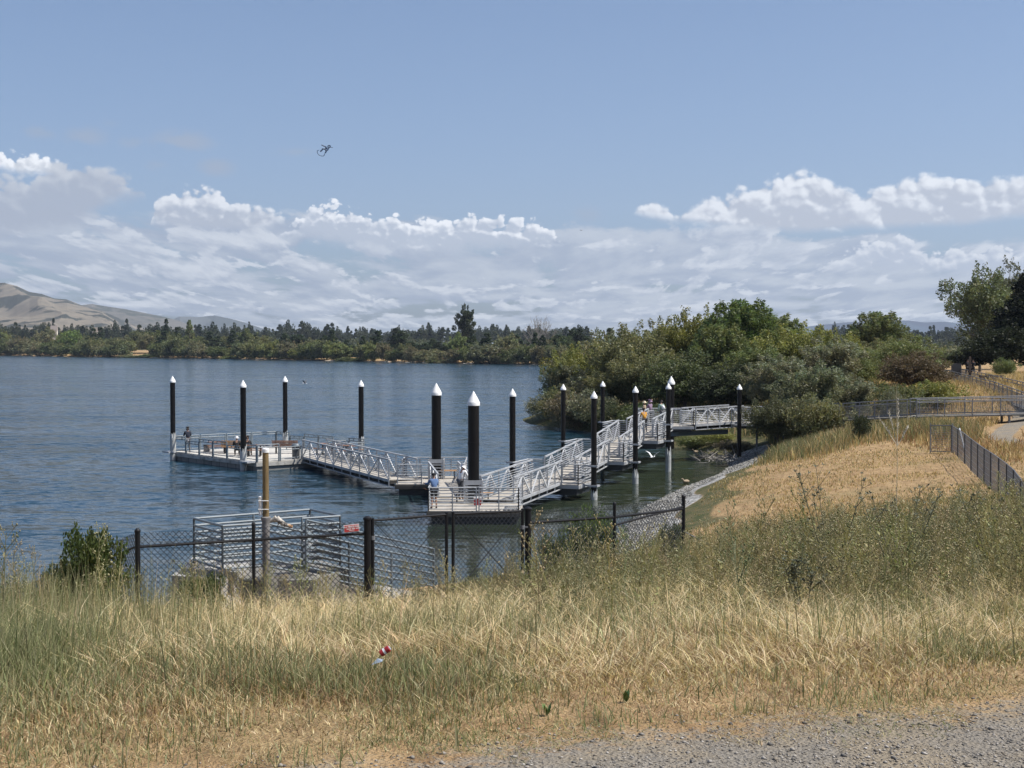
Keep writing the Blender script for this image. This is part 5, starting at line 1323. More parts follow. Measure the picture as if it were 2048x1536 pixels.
# bushes near the fence
plant_px('shrub_a', 'laurel_bush', 'glossy dark green bush left of the fence corner post', 'bush', 188, 1040, 22.5, 150, (.05, .066, .02), rz=.3)
plant_px('shrub_a', 'laurel_bush', 'low skirt of the dark bush nearer the left edge', 'bush', 125, 1115, 22.5, 90, (.052, .07, .022), rz=1.3)
plant_px('shrub_a', 'bush', 'dark leafy bush at the concrete base of the outlet platform', 'bush', 405, 1140, 25, 95, (.045, .06, .02), rz=2.3)
plant_px('shrub_b', 'bush', 'spiky green bush behind the fence right of the gate', 'bush', 1190, 1012, 33.5, 130, (.06, .085, .028), rz=.3)
plant_px('shrub_a', 'bush', 'dark bush just inside the end post of the fence', 'bush', 1350, 1040, 35, 70, (.045, .06, .022), rz=.9)
plant_px('shrub_b', 'bush', 'low green bush under the right fence section near the gate post', 'bush', 1110, 1060, 32.5, 80, (.06, .08, .03), rz=2.2)

# far shore
def shore_pt(px):   # depth where the photo's far waterline is met
    wl = np.interp(px, [0, 250, 520, 700, 900, 1115], [711, 713, 717, 721, 727, 731])
    return wl
def shore_d(px):
    a = (px - 1024) / FOC; lo, hi_ = 350.0, 1400.0
    for _ in range(30):
        m_ = (lo + hi_) / 2
        if lake_sd(np.array([a * m_]), np.array([m_]))[0] < 1.0 : lo = m_
        else: hi_ = m_
    return hi_
FARC = [(.105, .112, .052), (.12, .13, .045), (.088, .10, .048), (.125, .125, .07), (.075, .09, .035), (.115, .105, .062)]
n_f = 0
zones = [(0, 130, 'under the brown hilltop'), (130, 260, 'under the brown hillside'), (260, 400, 'under the middle hills'), (400, 540, 'under the far ridge'), (540, 700, 'left of the sand patch'), (700, 860, 'right of the sand patch'), (860, 980, 'round the lone tall tree'), (980, 1130, 'round the bare tree'), (1130, 1400, 'behind the point')]
def zone(px):
    for a, b_, s in zones:
        if px < b_: return s
    return zones[-1][2]
rf = random.Random(3)
px = -60
gaps = [(250, 300), (455, 475), (690, 712), (870, 900)]
while px < 1125:
    wl = shore_pt(px); small = any(a < px < b_ for a, b_ in gaps)
    d = shore_d(px) + rf.uniform(-1, 5); tall = rf.uniform(24, 46) if not small else rf.uniform(6, 12)
    h = tall / FOC * d + .5; w = rf.uniform(36, 62) / FOC * d
    x = (px - 1024) / FOC * d
    ci = rf.randrange(6); lab = ('tall ' if tall > 35 else 'low ') + ('grey olive', 'yellow green', 'dull green', 'pale grey green', 'mid green', 'brownish')[ci] + ' willow at the waterline ' + zone(px)
    plant('fwil%d' % rf.randrange(3), 'shore_willow', lab, 'tree', x, d, h, w, FARC[ci], group='willows along the far waterline', parts=False, zoff=-.8)
    px += rf.uniform(14, 24)
px = -60
while px < 1260:
    d = shore_d(min(px, 1110)) * rf.uniform(1.03, 1.10); ty = rf.uniform(650, 682) if px < 560 else rf.uniform(652, 684)
    h = (688 - ty) / FOC * d + CAMZ - 3; x = (px - 1024) / FOC * d
    kk = rf.choice(['fbroad0', 'fbroad1', 'fwil1', 'fcon0']) if px < 560 else rf.choice(['fcon0', 'fcon1', 'fcon0', 'fcol', 'fbroad0'])
    cc = rf.choice(FARC[:5]) if kk[1] != 'c' else rf.choice([(.028, .042, .02), (.035, .05, .026), (.024, .034, .018)])
    plant(kk, 'shore_tree', ('tall ' if ty < 663 else 'short ') + ('dark conifer' if kk[1] == 'c' else 'leafy green tree') + ' behind the waterline willows ' + zone(px), 'tree', x, d, h, rf.uniform(34, 58) / FOC * d, cc, group='trees behind the waterline willows', parts=False, zoff=-.8)
    px += rf.uniform(11, 19)
# distinct trees on the far shore
def far_tree(key, nm, lab, px, ty, w, col, mul=1.03, parts=True):
    d = shore_d(min(px, 1110)) * mul
    return plant(key, nm, lab, 'tree', (px - 1024) / FOC * d, d, (688 - ty) / FOC * d + CAMZ - 2.5, w / FOC * d, col, parts=parts, zoff=-.5)
far_tree('euc', 'eucalyptus', 'tall lone dark tree with open clumped crown on the far shore', 930, 605, 48, (.032, .042, .024), 1.08)
far_tree('fbroad1', 'tree', 'round bright green tree on the far shore below the hill', 143, 652, 44, (.105, .15, .045), 1.04)
far_tree('fcon0', 'conifer', 'wide dark conifer on the far shore left of centre', 333, 638, 30, (.022, .034, .018), 1.07)
far_tree('fcol', 'tree', 'pale green tree with pointed crown right of the wide dark conifer', 380, 640, 24, (.11, .13, .06), 1.06)
far_tree('fbroad0', 'tree', 'rounded light green tree beside the pale bank left of the lone tall tree', 690, 676, 42, (.105, .13, .055), 1.01)
far_tree('fbroad0', 'tree', 'bright green tree in front of the lone tall tree', 912, 655, 48, (.11, .135, .05), 1.02)
far_tree('fwil2', 'tree', 'grey green spreading willow right of the lone tall tree', 980, 672, 90, (.085, .09, .055), 1.0)
far_tree('fwil1', 'tree', 'olive willow left of the bare tree', 1015, 655, 60, (.11, .115, .06), 1.02)
far_tree('fbroad1', 'tree', 'dark green tree right of the bare tree', 1130, 662, 40, (.05, .07, .03), 1.04)
far_tree('fcol', 'tree', 'slender pointed green tree right beneath the bare tree', 1118, 672, 24, (.07, .095, .04), 1.0)
# bare tree
def bare_tree(lab, px, ty, d, w, seed, zb=None, n1=26, r=.22, col='bark_pale'):
    g = random.Random(seed); x = (px - 1024) / FOC * d; z = Hs(x, d); h = (688 - ty) / FOC * d + CAMZ - z; W = w / FOC * d / 2
    t = thing('bare_tree', lab, 'tree', (x, d, z)); b = MB(); tr = MB()
    tr.tube((0, 0, -.4), (0, 0, h * .16), r * 1.6, r * 1.2, 7)
    for i in range(n1 * 3):
        a = g.uniform(0, 2 * PI); el_ = g.uniform(.25, 1.45); L = h * .9 * g.uniform(.75, 1.05)
        e = Vector((math.cos(a) * math.cos(el_) * W, math.sin(a) * math.cos(el_) * W, h * .12 + (h * .88) * math.sin(el_) * g.uniform(.86, 1.0)))
        s = Vector((0, 0, h * .12)); m_ = s.lerp(e, .5) + Vector((g.uniform(-.2, .2), g.uniform(-.2, .2), -.03 * h))
        b.tube(s, m_, r * .32, r * .2, 4, False); b.tube(m_, e, r * .2, .02, 4, False)
        for k in range(9):
            f = g.uniform(.3, .98); p = (s.lerp(m_, f * 2) if f < .5 else m_.lerp(e, f * 2 - 1))
            q = p + Vector((g.uniform(-1, 1) * W * .12, g.uniform(-1, 1) * W * .12, g.uniform(.1, .9) * h * .13)); b.tube(p, q, .05 * (d / 560), .018 * (d / 560), 3, False)
    tr.build('trunk', M[col], t); b.build('branches', M[col], t)
bare_tree('bare dome shaped grey tree on the far shore right of the lone tall tree', 1080, 630, 600, 92, 4)
bare_tree('bare grey branches rising above the half bare tree at the right edge', 2010, 519, 188, 90, 9, n1=10, r=.12)
# dead branches on the bank
for (lab, px, py, d, s, sd_) in (('pile of grey dead branches at the foot of the golden knoll by the water', 1478, 925, 95, 2.6, 3), ('dead branches lying in the shallow water below the brown tangle', 1440, 918, 99, 1.8, 5)):
    p = at(px, py, d); z = Hs(p.x, p.y); g = random.Random(sd_); b = MB()
    for i in range(70):
        a = Vector((g.uniform(-s, s), g.uniform(-s * .5, s * .5), g.uniform(-.1, .3))); c = a + Vector((g.uniform(-1.2, 1.2), g.uniform(-.8, .8), g.uniform(-.1, .8))); b.tube(a, c, .035, .012, 4)
    o = b.build('dead_branches', M['bark_pale']); o.location = (p.x, p.y, max(z, 0)); tag(o, lab, 'branches')

# distant rows of conifers and woods beyond the shore
px = -60
while px < 2120:
    d = rf.uniform(1350, 1700); base = 652 if px < 640 else 656
    ty = base + rf.uniform(-9, 9) - (7 if rf.random() < .12 else 0)
    if 1180 < px < 1620 and rf.random() < .6: px += 14; continue
    x = (px - 1024) / FOC * d; h = (688 - ty) / FOC * d + CAMZ - 3
    lab = ('taller ' if ty < base - 3 else 'lower ') + 'dark tree in the distant row ' + (zone(px) if px < 1300 else 'seen past the point' if px < 1760 else 'near the ramp head' if px < 1960 else 'behind the large pale tree')
    plant(rf.choice(['fcon0', 'fbroad1', 'fcon1', 'fbroad0', 'fbroad0']), 'distant_tree', lab, 'tree', x, d, h, rf.uniform(20, 40) / FOC * d, rf.choice([(.026, .036, .02), (.03, .04, .024), (.04, .05, .026)]), group='distant tree row', parts=False, zoff=-1)
    px += rf.uniform(6.5, 11)
# wooded belt: uncountable far wood as one mass
g = np.random.default_rng(77); cl = []
for i in range(900):
    px_ = g.uniform(-80, 2150); d = g.uniform(1150, 1340) if px_ < 1300 else g.uniform(420, 1300); ty = g.uniform(668, 690) if px_ < 1300 else g.uniform(664, 692)
    x = (px_ - 1024) / FOC * d; top = (688 - ty) / FOC * d + CAMZ
    if lake_sd(np.array([x]), np.array([d]))[0] < 12: continue
    for k in range(3):
        r = g.uniform(3, 6.5); zz = 2 + (top - 2 - r) * (k + .6) / 3
        cl.append((x + g.normal() * 2.5, d + g.normal() * 3, max(zz, 3), r, r * .8))
V, T3, tint = foliage_arrays(cl, 130000, .9, 1.5, g, var=.4)
tint = tint * np.array([.062, .078, .036])
tag(arr_mesh('distant_woodland', V, T3, leafmat('woodland_leaf', .2, usecol=False), tint), kind='stuff')

# far buildings glimpsed between the trees
for (lab, px, ty, zb, d, w) in (('long pale building on the foot of the brown hill above the far trees', 82, 641, 56, 4000, 26), ('small pale building seen between trees at the left below the brown hill', 108, 651, 3, 1050, 13), ('small white building right of the round green tree on the far shore', 190, 655, 3, 1080, 9)):
    p0 = at(px, ty, d); W_ = w / FOC * d; x = p0.x; zt = p0.z
    t = thing('building', lab, 'building', (x, d, zb)); hw = zt - zb
    b = MB(); b.box((0, 0, hw * .4 - 3), (W_, W_ * .5, hw * .8 + 6)); b.build('wall', mat('pale_render', (.62, .58, .50), .9), t)
    b = MB(); y0 = W_ * .28; b.add([(-W_ * .53, -y0, hw * .8 + .1), (W_ * .53, -y0, hw * .8 + .1), (W_ * .53, y0, hw * .8 + .1), (-W_ * .53, y0, hw * .8 + .1), (-W_ * .53, 0, hw), (W_ * .53, 0, hw)], [(0, 1, 5, 4), (2, 3, 4, 5), (1, 2, 5), (3, 0, 4), (3, 2, 1, 0)]); b.build('roof', mat('grey_roof', (.32, .28, .25), .9), t)
    for k in range(4):
        b = MB(); b.box((-W_ * .36 + k * W_ * .24, -W_ * .25 - .02, hw * .6), (W_ * .08, .08, min(hw * .28, 2.5))); b.build('window', M['dark'], t)

ORD = 'first second third fourth fifth sixth seventh eighth ninth tenth eleventh twelfth thirteenth fourteenth fifteenth sixteenth seventeenth eighteenth'.split()
def number_labels():
    d = {}
    for o in scene.objects:
        if o.parent is None and o.get('group') and o.get('label') and o['group'] in ('willows along the far waterline', 'trees behind the waterline willows', 'distant tree row'): d.setdefault(o['label'], []).append(o)
    for k, v in d.items():
        if 1 < len(v) <= 18:
            v.sort(key=lambda o: o.location.x / o.location.y)
            for i, o in enumerate(v): o['label'] = k + ', ' + ORD[i] + ' from left'
number_labels()
# ------------------------------------------------------------------ grasses
def vnoise(x, y, s, seed=0):
    x = x * s + seed * 17.3; y = y * s + seed * 5.1; xi = np.floor(x).astype(int); yi = np.floor(y).astype(int); fx = x - xi; fy = y - yi
    def h(a, b_): 
        n = (a * 374761393 + b_ * 668265263 + seed * 974711) & 0x7fffffff; n = ((n ^ (n >> 13)) * 1274126177) & 0x7fffffff; return ((n ^ (n >> 16)) & 0xffff) / 65535.0
    fx = fx * fx * (3 - 2 * fx); fy = fy * fy * (3 - 2 * fy)
    return (h(xi, yi) * (1 - fx) + h(xi + 1, yi) * fx) * (1 - fy) + (h(xi, yi + 1) * (1 - fx) + h(xi + 1, yi + 1) * fx) * fy
def blades(name, x, y, h, w, lean, col, g, z=None, curl=.5, az=None):
    n = len(x); z = (H(x, y) if z is None else z) - .02
    a = g.uniform(0, 2 * PI, n) if az is None else az; fa = g.uniform(0, 2 * PI, n)
    dx, dy = np.cos(a), np.sin(a); sx, sy = np.cos(fa) * w / 2, np.sin(fa) * w / 2
    l1 = lean * (1 - curl) * .5; l2 = lean
    hz1 = h * .55; hz2 = h * np.sqrt(np.maximum(.02, 1 - np.minimum(l2, .98) ** 2))
    m = np.stack([x + dx * h * l1, y + dy * h * l1, z + hz1 * np.minimum(1, hz2 / h + .12)], -1); tp = np.stack([x + dx * h * l2, y + dy * h * l2, z + hz2], -1)
    s = np.stack([sx, sy, np.zeros(n)], -1); bse = np.stack([x, y, z], -1)
    V = np.stack([bse - s, bse + s, m + s * .75, m - s * .75, tp], 1).reshape(-1, 3)
    i = np.arange(n)[:, None] * 5; T3 = np.concatenate([i + [0, 1, 2], i + [0, 2, 3], i + [3, 2, 4]])
    return V, T3, np.repeat(col, 5, 0)
def mixcol(cols, idx, g, v=.18):
    c = np.array(cols)[idx]; return c * g.uniform(1 - v, 1 + v, (len(idx), 1)) * (1 + g.normal(size=(len(idx), 3)) * .04)
STRAW = [(.52, .42, .24), (.44, .335, .18), (.60, .50, .31), (.35, .245, .13), (.25, .17, .10)]
GREEN = [(.21, .22, .10), (.28, .28, .145), (.155, .175, .075), (.32, .305, .17), (.24, .225, .12)]
def low(x, y):   # trodden, lower growth in front of the fence and pen
    return 1 - .72 * np.exp(-((x / y + .16) / .15) ** 4) * np.clip((y - 13) / 6, 0, 1)
def in_view(x, y, m=1.06): return np.abs(x) < .3657 * y * m + .4
def make_near():
    g = np.random.default_rng(101)
    # density falls with distance; y from pdf ~ 1/y
    N = 800000
    y = 4.9 * (34 / 4.9) ** (g.uniform(0, 1, N) ** .92); x = g.uniform(-1, 1, N) * (.385 * y + 2.0)
    sd = lake_sd(x, y); k = (road_w(x, y) < g.normal(size=N) * .16 - .02) & (sd > 1.5)
    k &= ~((x > -7.2) & (x < -3.2) & (y > 28.9) & (y < 32.5))
    k &= path_d(x, y) > 1.1
    # thin, short turf close to the road, taller further down
    u = -road_w(x, y); x, y, u = x[k], y[k], u[k]; n = len(x)
    tall = np.clip((u - .9) / 4.5, 0, 1); pn = vnoise(x, y, .55, 1); pn2 = vnoise(x, y, 1.7, 2); pn3 = vnoise(x, y, .22, 5)
    left = np.clip((-.28 - x / y) / .10, 0, 1) * np.clip((u - .7) / 1.5, 0, 1)
    gf = np.clip((pn * .6 + pn2 * .5 + pn3 * .35 - .62) * 2.2, 0, 1) * .38 + left * .45 + np.clip((y - 13) / 10, 0, 1) * .22 + np.exp(-((y - 7.6) / 1.0) ** 2) * .18 * (pn > .5)
    gf *= np.clip(.55 + 1.1 * (vnoise(x, y, 1.1, 14) - .3), .35, 1.3); gf += np.exp(-((u - .25) / .25) ** 2) * .25 * (pn2 > .5)
    isg = g.uniform(0, 1, n) < gf
    h = (.028 + .05 * np.clip(u / 1.2, 0, 1) + .15 * tall + .11 * tall * pn) * g.uniform(.4, 1.35, n) + isg * tall * .06 + left * .12 * isg
    h *= np.clip(.7 + .6 * pn2, .6, 1.3) * low(x, y)
    w = (.0030 + .00052 * y) * g.uniform(.6, 1.25, n)
    lean = np.where(isg, g.uniform(.05, .6, n), g.uniform(.25, .985, n) ** .55)
    ci = g.integers(0, 5, n)
    brown = (vnoise(x, y, .9, 9) + .35 * vnoise(x, y, 3.1, 10) > .74) & (g.uniform(0, 1, n) < .75)
    cs = mixcol(STRAW, np.where(brown, 3 + (ci % 2), ci % 5), g, .38); cg = mixcol(GREEN, ci, g, .35)
    col = np.where(isg[:, None], cg, cs)
    V, T3, t = blades('', x, y, h, w, lean, col, g)
    return tag(arr_mesh('dry_grass', V, T3, GRASSM, t), kind='stuff')
make_near()
def make_margin():
    g = np.random.default_rng(109); N = 110000
    x = g.uniform(-4.5, 5.5, N); u = -np.abs(g.normal(size=N)) * .55 + .35; y = 5.44 + .30 * (x + .8) + u
    k = (vnoise(x, y, 2.6, 41) + .5 * vnoise(x, y, 7, 42) + u * .5 > .72) & (y > 4.6); x, y = x[k], y[k]; n = len(x); ci = g.integers(0, 5, n)
    isg = (vnoise(x, y, 1.3, 43) > .66) & (g.uniform(0, 1, n) < .7)
    V, T3, t = blades('', x, y, g.uniform(.015, .06, n), g.uniform(.003, .006, n), g.uniform(.6, .99, n), np.where(isg[:, None], mixcol(GREEN, ci, g), mixcol(STRAW, ci, g)), g)
    tag(arr_mesh('matted_straw', V, T3, GRASSM, t), kind='stuff')
make_margin()
def make_tall_green():
    g = np.random.default_rng(102); X, Y, HH, CC, LL, WW = [], [], [], [], [], []
    # upright green and straw stems in tufts
    def tuft(cx, cy, n, spread, h, green, lean=.25):
        X.append(cx + g.normal(size=n) * spread); Y.append(cy + g.normal(size=n) * spread); HH.append(h * g.uniform(.45, 1.15, n)); LL.append(g.uniform(.02, lean, n)); WW.append(g.uniform(.003, .0065, n) * (1 + cy / 40))
        ii = g.integers(0, 5, n); isg = g.uniform(0, 1, n) < green; CC.append(np.where(isg[:, None], mixcol(GREEN, ii, g), mixcol(STRAW, ii % 3, g)))
    for i in range(120):   # left margin tall grass
        y = g.uniform(8.6, 23); x = -y * g.uniform(.22, .40); tuft(x, y, 55, .20 + .012 * y, g.uniform(.6, 1.15) * min(1, .55 + (y - 9) / 10), .75)
    for i in range(150):
        y = g.uniform(9, 24); x = y * g.uniform(-.28, .38); tuft(x, y, 34, .25 + .012 * y, g.uniform(.3, .7) , .35, .6)
    for i in range(90):   # small green tufts by the road edge
        x = g.uniform(-2.5, 3.4); y = 5.25 + .31 * (x + .8) + abs(g.normal()) * .9 + .12; tuft(x, y, 40, g.uniform(.05, .2), g.uniform(.05, .16), .8, .9)
    for i in range(22):
        y = g.uniform(7, 10.5); x = y * g.uniform(-.35, .35); tuft(x, y, 50, .2, g.uniform(.25, .5), .9, .45)
    x, y, h, c, l, w = map(np.concatenate, (X, Y, HH, CC, LL, WW)); k = (lake_sd(x, y) > 1) & (road_w(x, y) < 0) & ~((x > -7.2) & (x < -3.2) & (y > 28.6) & (y < 32.6)); 
    h = h * low(x, y); V, T3, t = blades('', x[k], y[k], h[k], w[k], l[k], c[k], g, curl=.2)
    tag(arr_mesh('tall_green_grass', V, T3, GRASSM, t), kind='stuff')
    # lodged clumps: bundles of straw combed one way
    g2 = np.random.default_rng(110); bx, by, ba = [], [], []
    for i in range(260):
        cy = 7.4 * (24 / 7.4) ** g2.uniform(0, 1); cx = g2.uniform(-.38, .38) * cy; a = g2.uniform(0, 2 * PI); m = 70
        bx.append(cx + g2.normal(size=m) * .16 * (.6 + cy / 14)); by.append(cy + g2.normal(size=m) * .16 * (.6 + cy / 14)); ba.append(a + g2.normal(size=m) * .35)
    bx, by, ba = map(np.concatenate, (bx, by, ba)); k = (road_w(bx, by) < -.9) & (lake_sd(bx, by) > 2); bx, by, ba = bx[k], by[k], ba[k]; m = len(bx); u2 = np.clip((-road_w(bx, by) - .8) / 5, .15, 1)
    V, T3, t = blades('', bx, by, g2.uniform(.25, .6, m) * u2 ** .5, g2.uniform(.004, .007, m) * (.8 + by / 25), g2.uniform(.7, .97, m), mixcol([(.62, .53, .33), (.55, .44, .25), (.40, .29, .15)], g2.integers(0, 3, m), g2, .3), g2, z=H(bx, by) + g2.uniform(.0, .12, m) * u2, curl=.3, az=ba)
    tag(arr_mesh('lodged_straw', V, T3, GRASSM, t), kind='stuff')
    # fallen straw
    n = 34000; y = 6.2 * (26 / 6.2) ** g.uniform(0, 1, n); x = g.uniform(-1.05, 1.05, n) * .37 * y; m_ = (vnoise(x, y, .5, 12) > .33) & (road_w(x, y) < -1.1) & (lake_sd(x, y) > 2); x, y = x[m_], y[m_]; n = len(x); u = np.clip((-road_w(x, y) - 1.0) / 6, .12, 1)
    V, T3, t = blades('', x, y, g.uniform(.25, .8, n) * u ** .6, g.uniform(.0035, .007, n) * (.8 + y / 22), g.uniform(.86, .99, n), mixcol([(.58, .46, .26), (.52, .40, .21), (.62, .52, .33)], g.integers(0, 3, n), g), g, z=H(x, y) + g.uniform(.03, .25, n) * u, curl=.1)
    tag(arr_mesh('fallen_straw', V, T3, GRASSM, t), kind='stuff')
make_tall_green()
def weed_variant(seed, h, grey=0.0, heads=True):
    """branching dry thistle / mustard: stalks as crossed ribbons, pale seed heads, small leaves"""
    g = random.Random(seed); V = []; T3 = []; Cc = []
    def ribbon(p, q, w, c):
        d = (q - p); s = d.cross(Vector((g.uniform(-1, 1), g.uniform(-1, 1), .2))); s = s.normalized() * w / 2 if s.length > 1e-6 else Vector((w / 2, 0, 0)); s2 = d.cross(s).normalized() * w / 2
        for k in (s, s2):
            o = len(V); V.extend([p - k, p + k, q + k * .6, q - k * .6]); T3.extend([(o, o + 1, o + 2), (o, o + 2, o + 3)]); Cc.extend([c] * 4)
    def diamond(p, r, c, up=1.3):
        o = len(V); a = g.uniform(0, PI); e = Vector((math.cos(a) * r, math.sin(a) * r, 0)); f = Vector((-math.sin(a) * r, math.cos(a) * r, 0)); u_ = Vector((0, 0, r * up))
        V.extend([p - u_, p + e, p + f, p - e, p - f, p + u_]); T3.extend([(o, o + 1, o + 2), (o, o + 2, o + 3), (o, o + 3, o + 4), (o, o + 4, o + 1), (o + 5, o + 2, o + 1), (o + 5, o + 3, o + 2), (o + 5, o + 4, o + 3), (o + 5, o + 1, o + 4)]); Cc.extend([c] * 6)
    def leaf(p, L, c):
        o = len(V); d = Vector((g.uniform(-1, 1), g.uniform(-1, 1), g.uniform(-.4, .7))).normalized(); s = d.cross(Vector((0, 0, 1))).normalized() * L * .22
        V.extend([p, p + d * L * .5 + s, p + d * L, p + d * L * .5 - s]); T3.extend([(o, o + 1, o + 2), (o, o + 2, o + 3)]); Cc.extend([c] * 4)
    stem = (.36, .32, .17) if grey < .5 else (.30, .27, .17)
    lf = (.25, .245, .11) if grey < .5 else (.30, .265, .16); hd = (.42, .37, .24) if heads else (.17, .18, .09)
    tip = Vector((g.uniform(-.15, .15) * h, g.uniform(-.15, .15) * h, h)); P0 = Vector((0, 0, -.05)); pm = P0.lerp(tip, .5) + Vector((g.uniform(-.05, .05), g.uniform(-.05, .05), 0))
    ribbon(P0, pm, .012, stem); ribbon(pm, tip, .008, stem)
    for i in range(13):
        f = g.uniform(.22, .97); p = P0.lerp(pm, f * 2) if f < .5 else pm.lerp(tip, f * 2 - 1)
        L = h * g.uniform(.14, .36) * (1.25 - f * .7); a = g.uniform(0, 2 * PI); e = p + Vector((math.cos(a) * .55, math.sin(a) * .55, g.uniform(.5, 1.1))) * L
        ribbon(p, e, .006, stem)
        for k in range(3): 
            q = p.lerp(e, g.uniform(.35, 1)); e2 = q + Vector((g.uniform(-.5, .5), g.uniform(-.5, .5), g.uniform(.3, .9))) * L * .4; ribbon(q, e2, .0045, stem)
            diamond(e2, g.uniform(.005, .009), hd)
        diamond(e, g.uniform(.007, .012), hd)
    for i in range(34): 
        f = g.uniform(.02, .95); p = P0.lerp(pm, f * 2) if f < .5 else pm.lerp(tip, f * 2 - 1); p = p + Vector((g.uniform(-.09, .09), g.uniform(-.09, .09), 0)) * (h * 1.3); leaf(p, g.uniform(.03, .075) * (1.3 - .6 * f), lf)
    return np.array([tuple(v) for v in V]), np.array(T3), np.array(Cc)
WV = [weed_variant(200 + i, 1.0, grey=(i % 3) / 2, heads=(i % 2 == 0)) for i in range(8)]
def scatter_weeds(name, n, sampler, hfun, seed, tilt=.22, tintmul=None):
    g = np.random.default_rng(seed); x, y = sampler(g, n); k = (lake_sd(x, y) > 1.2) & (road_w(x, y) < -.6) & ~((x > -7.3) & (x < -3.0) & (y > 28.4) & (y < 32.6)) & (path_d(x, y) > 1.3); x, y = x[k], y[k]
    z = H(x, y); hh = hfun(x, y, g) * (low(x, y) if name != 'tall_stalks' else 1); Vs, Ts, Cs = [], [], []; off = 0
    for i in range(len(x)):
        v, t, c = WV[g.integers(0, len(WV))]; a = g.uniform(0, 2 * PI); tl = g.normal() * tilt; ca, sa = math.cos(a), math.sin(a); s = hh[i]
        vx = v[:, 0] * s; vy = v[:, 1] * s; vz = v[:, 2] * s; vx2 = vx * math.cos(tl) + vz * math.sin(tl); vz2 = -vx * math.sin(tl) + vz * math.cos(tl)
        Vs.append(np.stack([x[i] + vx2 * ca - vy * sa, y[i] + vx2 * sa + vy * ca, z[i] + vz2], -1)); Ts.append(t + off); off += len(v)
        m_ = g.uniform(.75, 1.25) * np.array([1 + g.normal() * .07, 1, 1 - abs(g.normal()) * .08]); Cs.append(c * m_ * (tintmul(x[i], y[i]) if tintmul else 1))
    return tag(arr_mesh(name, np.concatenate(Vs), np.concatenate(Ts), GRASSM, np.clip(np.concatenate(Cs), .01, .9)), kind='stuff')
def samp(g, n, y0, y1, a0, a1, p=1.0):
    y = y0 + (y1 - y0) * g.uniform(0, 1, n) ** p; return y * g.uniform(a0, a1, n), y
scatter_weeds('dry_weeds', 2800, lambda g, n: samp(g, n, 9.0, 28.5, -.46, .46, .62), lambda x, y, g: g.uniform(.25, 1.0, len(x)) ** 1.4 * np.clip(.40 + (y - 9) / 15, .40, 1.0) * np.where(vnoise(x, y, .35, 21) > .45, 1.1, .75), 301)
scatter_weeds('bank_weeds', 1100, lambda g, n: samp(g, n, 25, 36.5, -.02, .46, 1.0), lambda x, y, g: g.uniform(.35, .95, len(x)) * np.clip(1.3 - np.maximum(0, .26 - x / y) * 2.2, .6, 1.2), 302)
scatter_weeds('right_bank_weeds', 950, lambda g, n: samp(g, n, 12, 30, .17, .50, 1.0), lambda x, y, g: g.uniform(.4, 1.1, len(x)), 303)

scatter_weeds('tall_stalks', 190, lambda g, n: samp(g, n, 13, 27, -.40, .40, .8), lambda x, y, g: g.uniform(.7, 1.15, len(x)) * np.where(np.abs(x / y + .16) < .14, .85, 1.15), 304, tilt=.12)
def make_slope():
    g = np.random.default_rng(104); N = 240000
    y = g.uniform(38, 150, N); y = 38 + (150 - 38) * g.uniform(0, 1, N) ** 1.7; x = y * g.uniform(.05, .46, N); sd = lake_sd(x, y)
    k = (sd > 3.2) & (path_d(x, y) > 1.15); x, y, sd = x[k], y[k], sd[k]; n = len(x)
    # bare mown slope in the middle; taller olive grass on top of the knoll; brown thatch by the fence
    t1 = np.clip((y - 73 - 2.2 * np.sin(x * .7)) / 4, 0, 1) * (x < 27) * np.clip((x - 13.0) / 2.5, 0, 1)
    thatch = np.clip((x - 19.5) / 2.5, 0, 1) * (y < 78)
    pn = vnoise(x, y, .35, 31); pn2 = vnoise(x, y, 1.1, 32)
    keep = g.uniform(0, 1, n) < np.clip(.15 + .8 * t1 + .5 * thatch + .5 * (pn > .62) + .5 * (y > 86) + .45 * (y < 52), 0, 1)
    x, y, sd, t1, thatch, pn, pn2 = [a[keep] for a in (x, y, sd, t1, thatch, pn, pn2)]; n = len(x)
    h = (.07 + .08 * pn) * g.uniform(.5, 1.4, n) + t1 * g.uniform(.35, 1.0, n) * .85 + thatch * g.uniform(.1, .5, n) + (y > 86) * g.uniform(.1, .5, n) * (1 - t1)
    isg = g.uniform(0, 1, n) < (t1 * .55 + .10 + .2 * (sd < 6) + .12 * (y < 46))
    ci = g.integers(0, 5, n); br = (thatch > .4) & (pn2 > .5)
    cs = mixcol([(.50, .37, .19), (.42, .29, .135), (.56, .44, .25), (.33, .20, .10), (.28, .165, .085)], np.where(br, 3 + ci % 2, ci % 3), g)
    cg = mixcol([(.21, .205, .105), (.26, .25, .135), (.17, .175, .085), (.22, .20, .12), (.14, .15, .065)], ci, g)
    col = np.where(isg[:, None], cg, cs); w = (.008 + .00042 * y) * g.uniform(.6, 1.4, n)
    V, T3, t = blades('', x, y, h, w, np.where(t1 > .3, g.uniform(.05, .5, n), g.uniform(.2, .95, n)), col, g)
    tag(arr_mesh('golden_slope_grass', V, T3, GRASSM, t), kind='stuff')
make_slope()

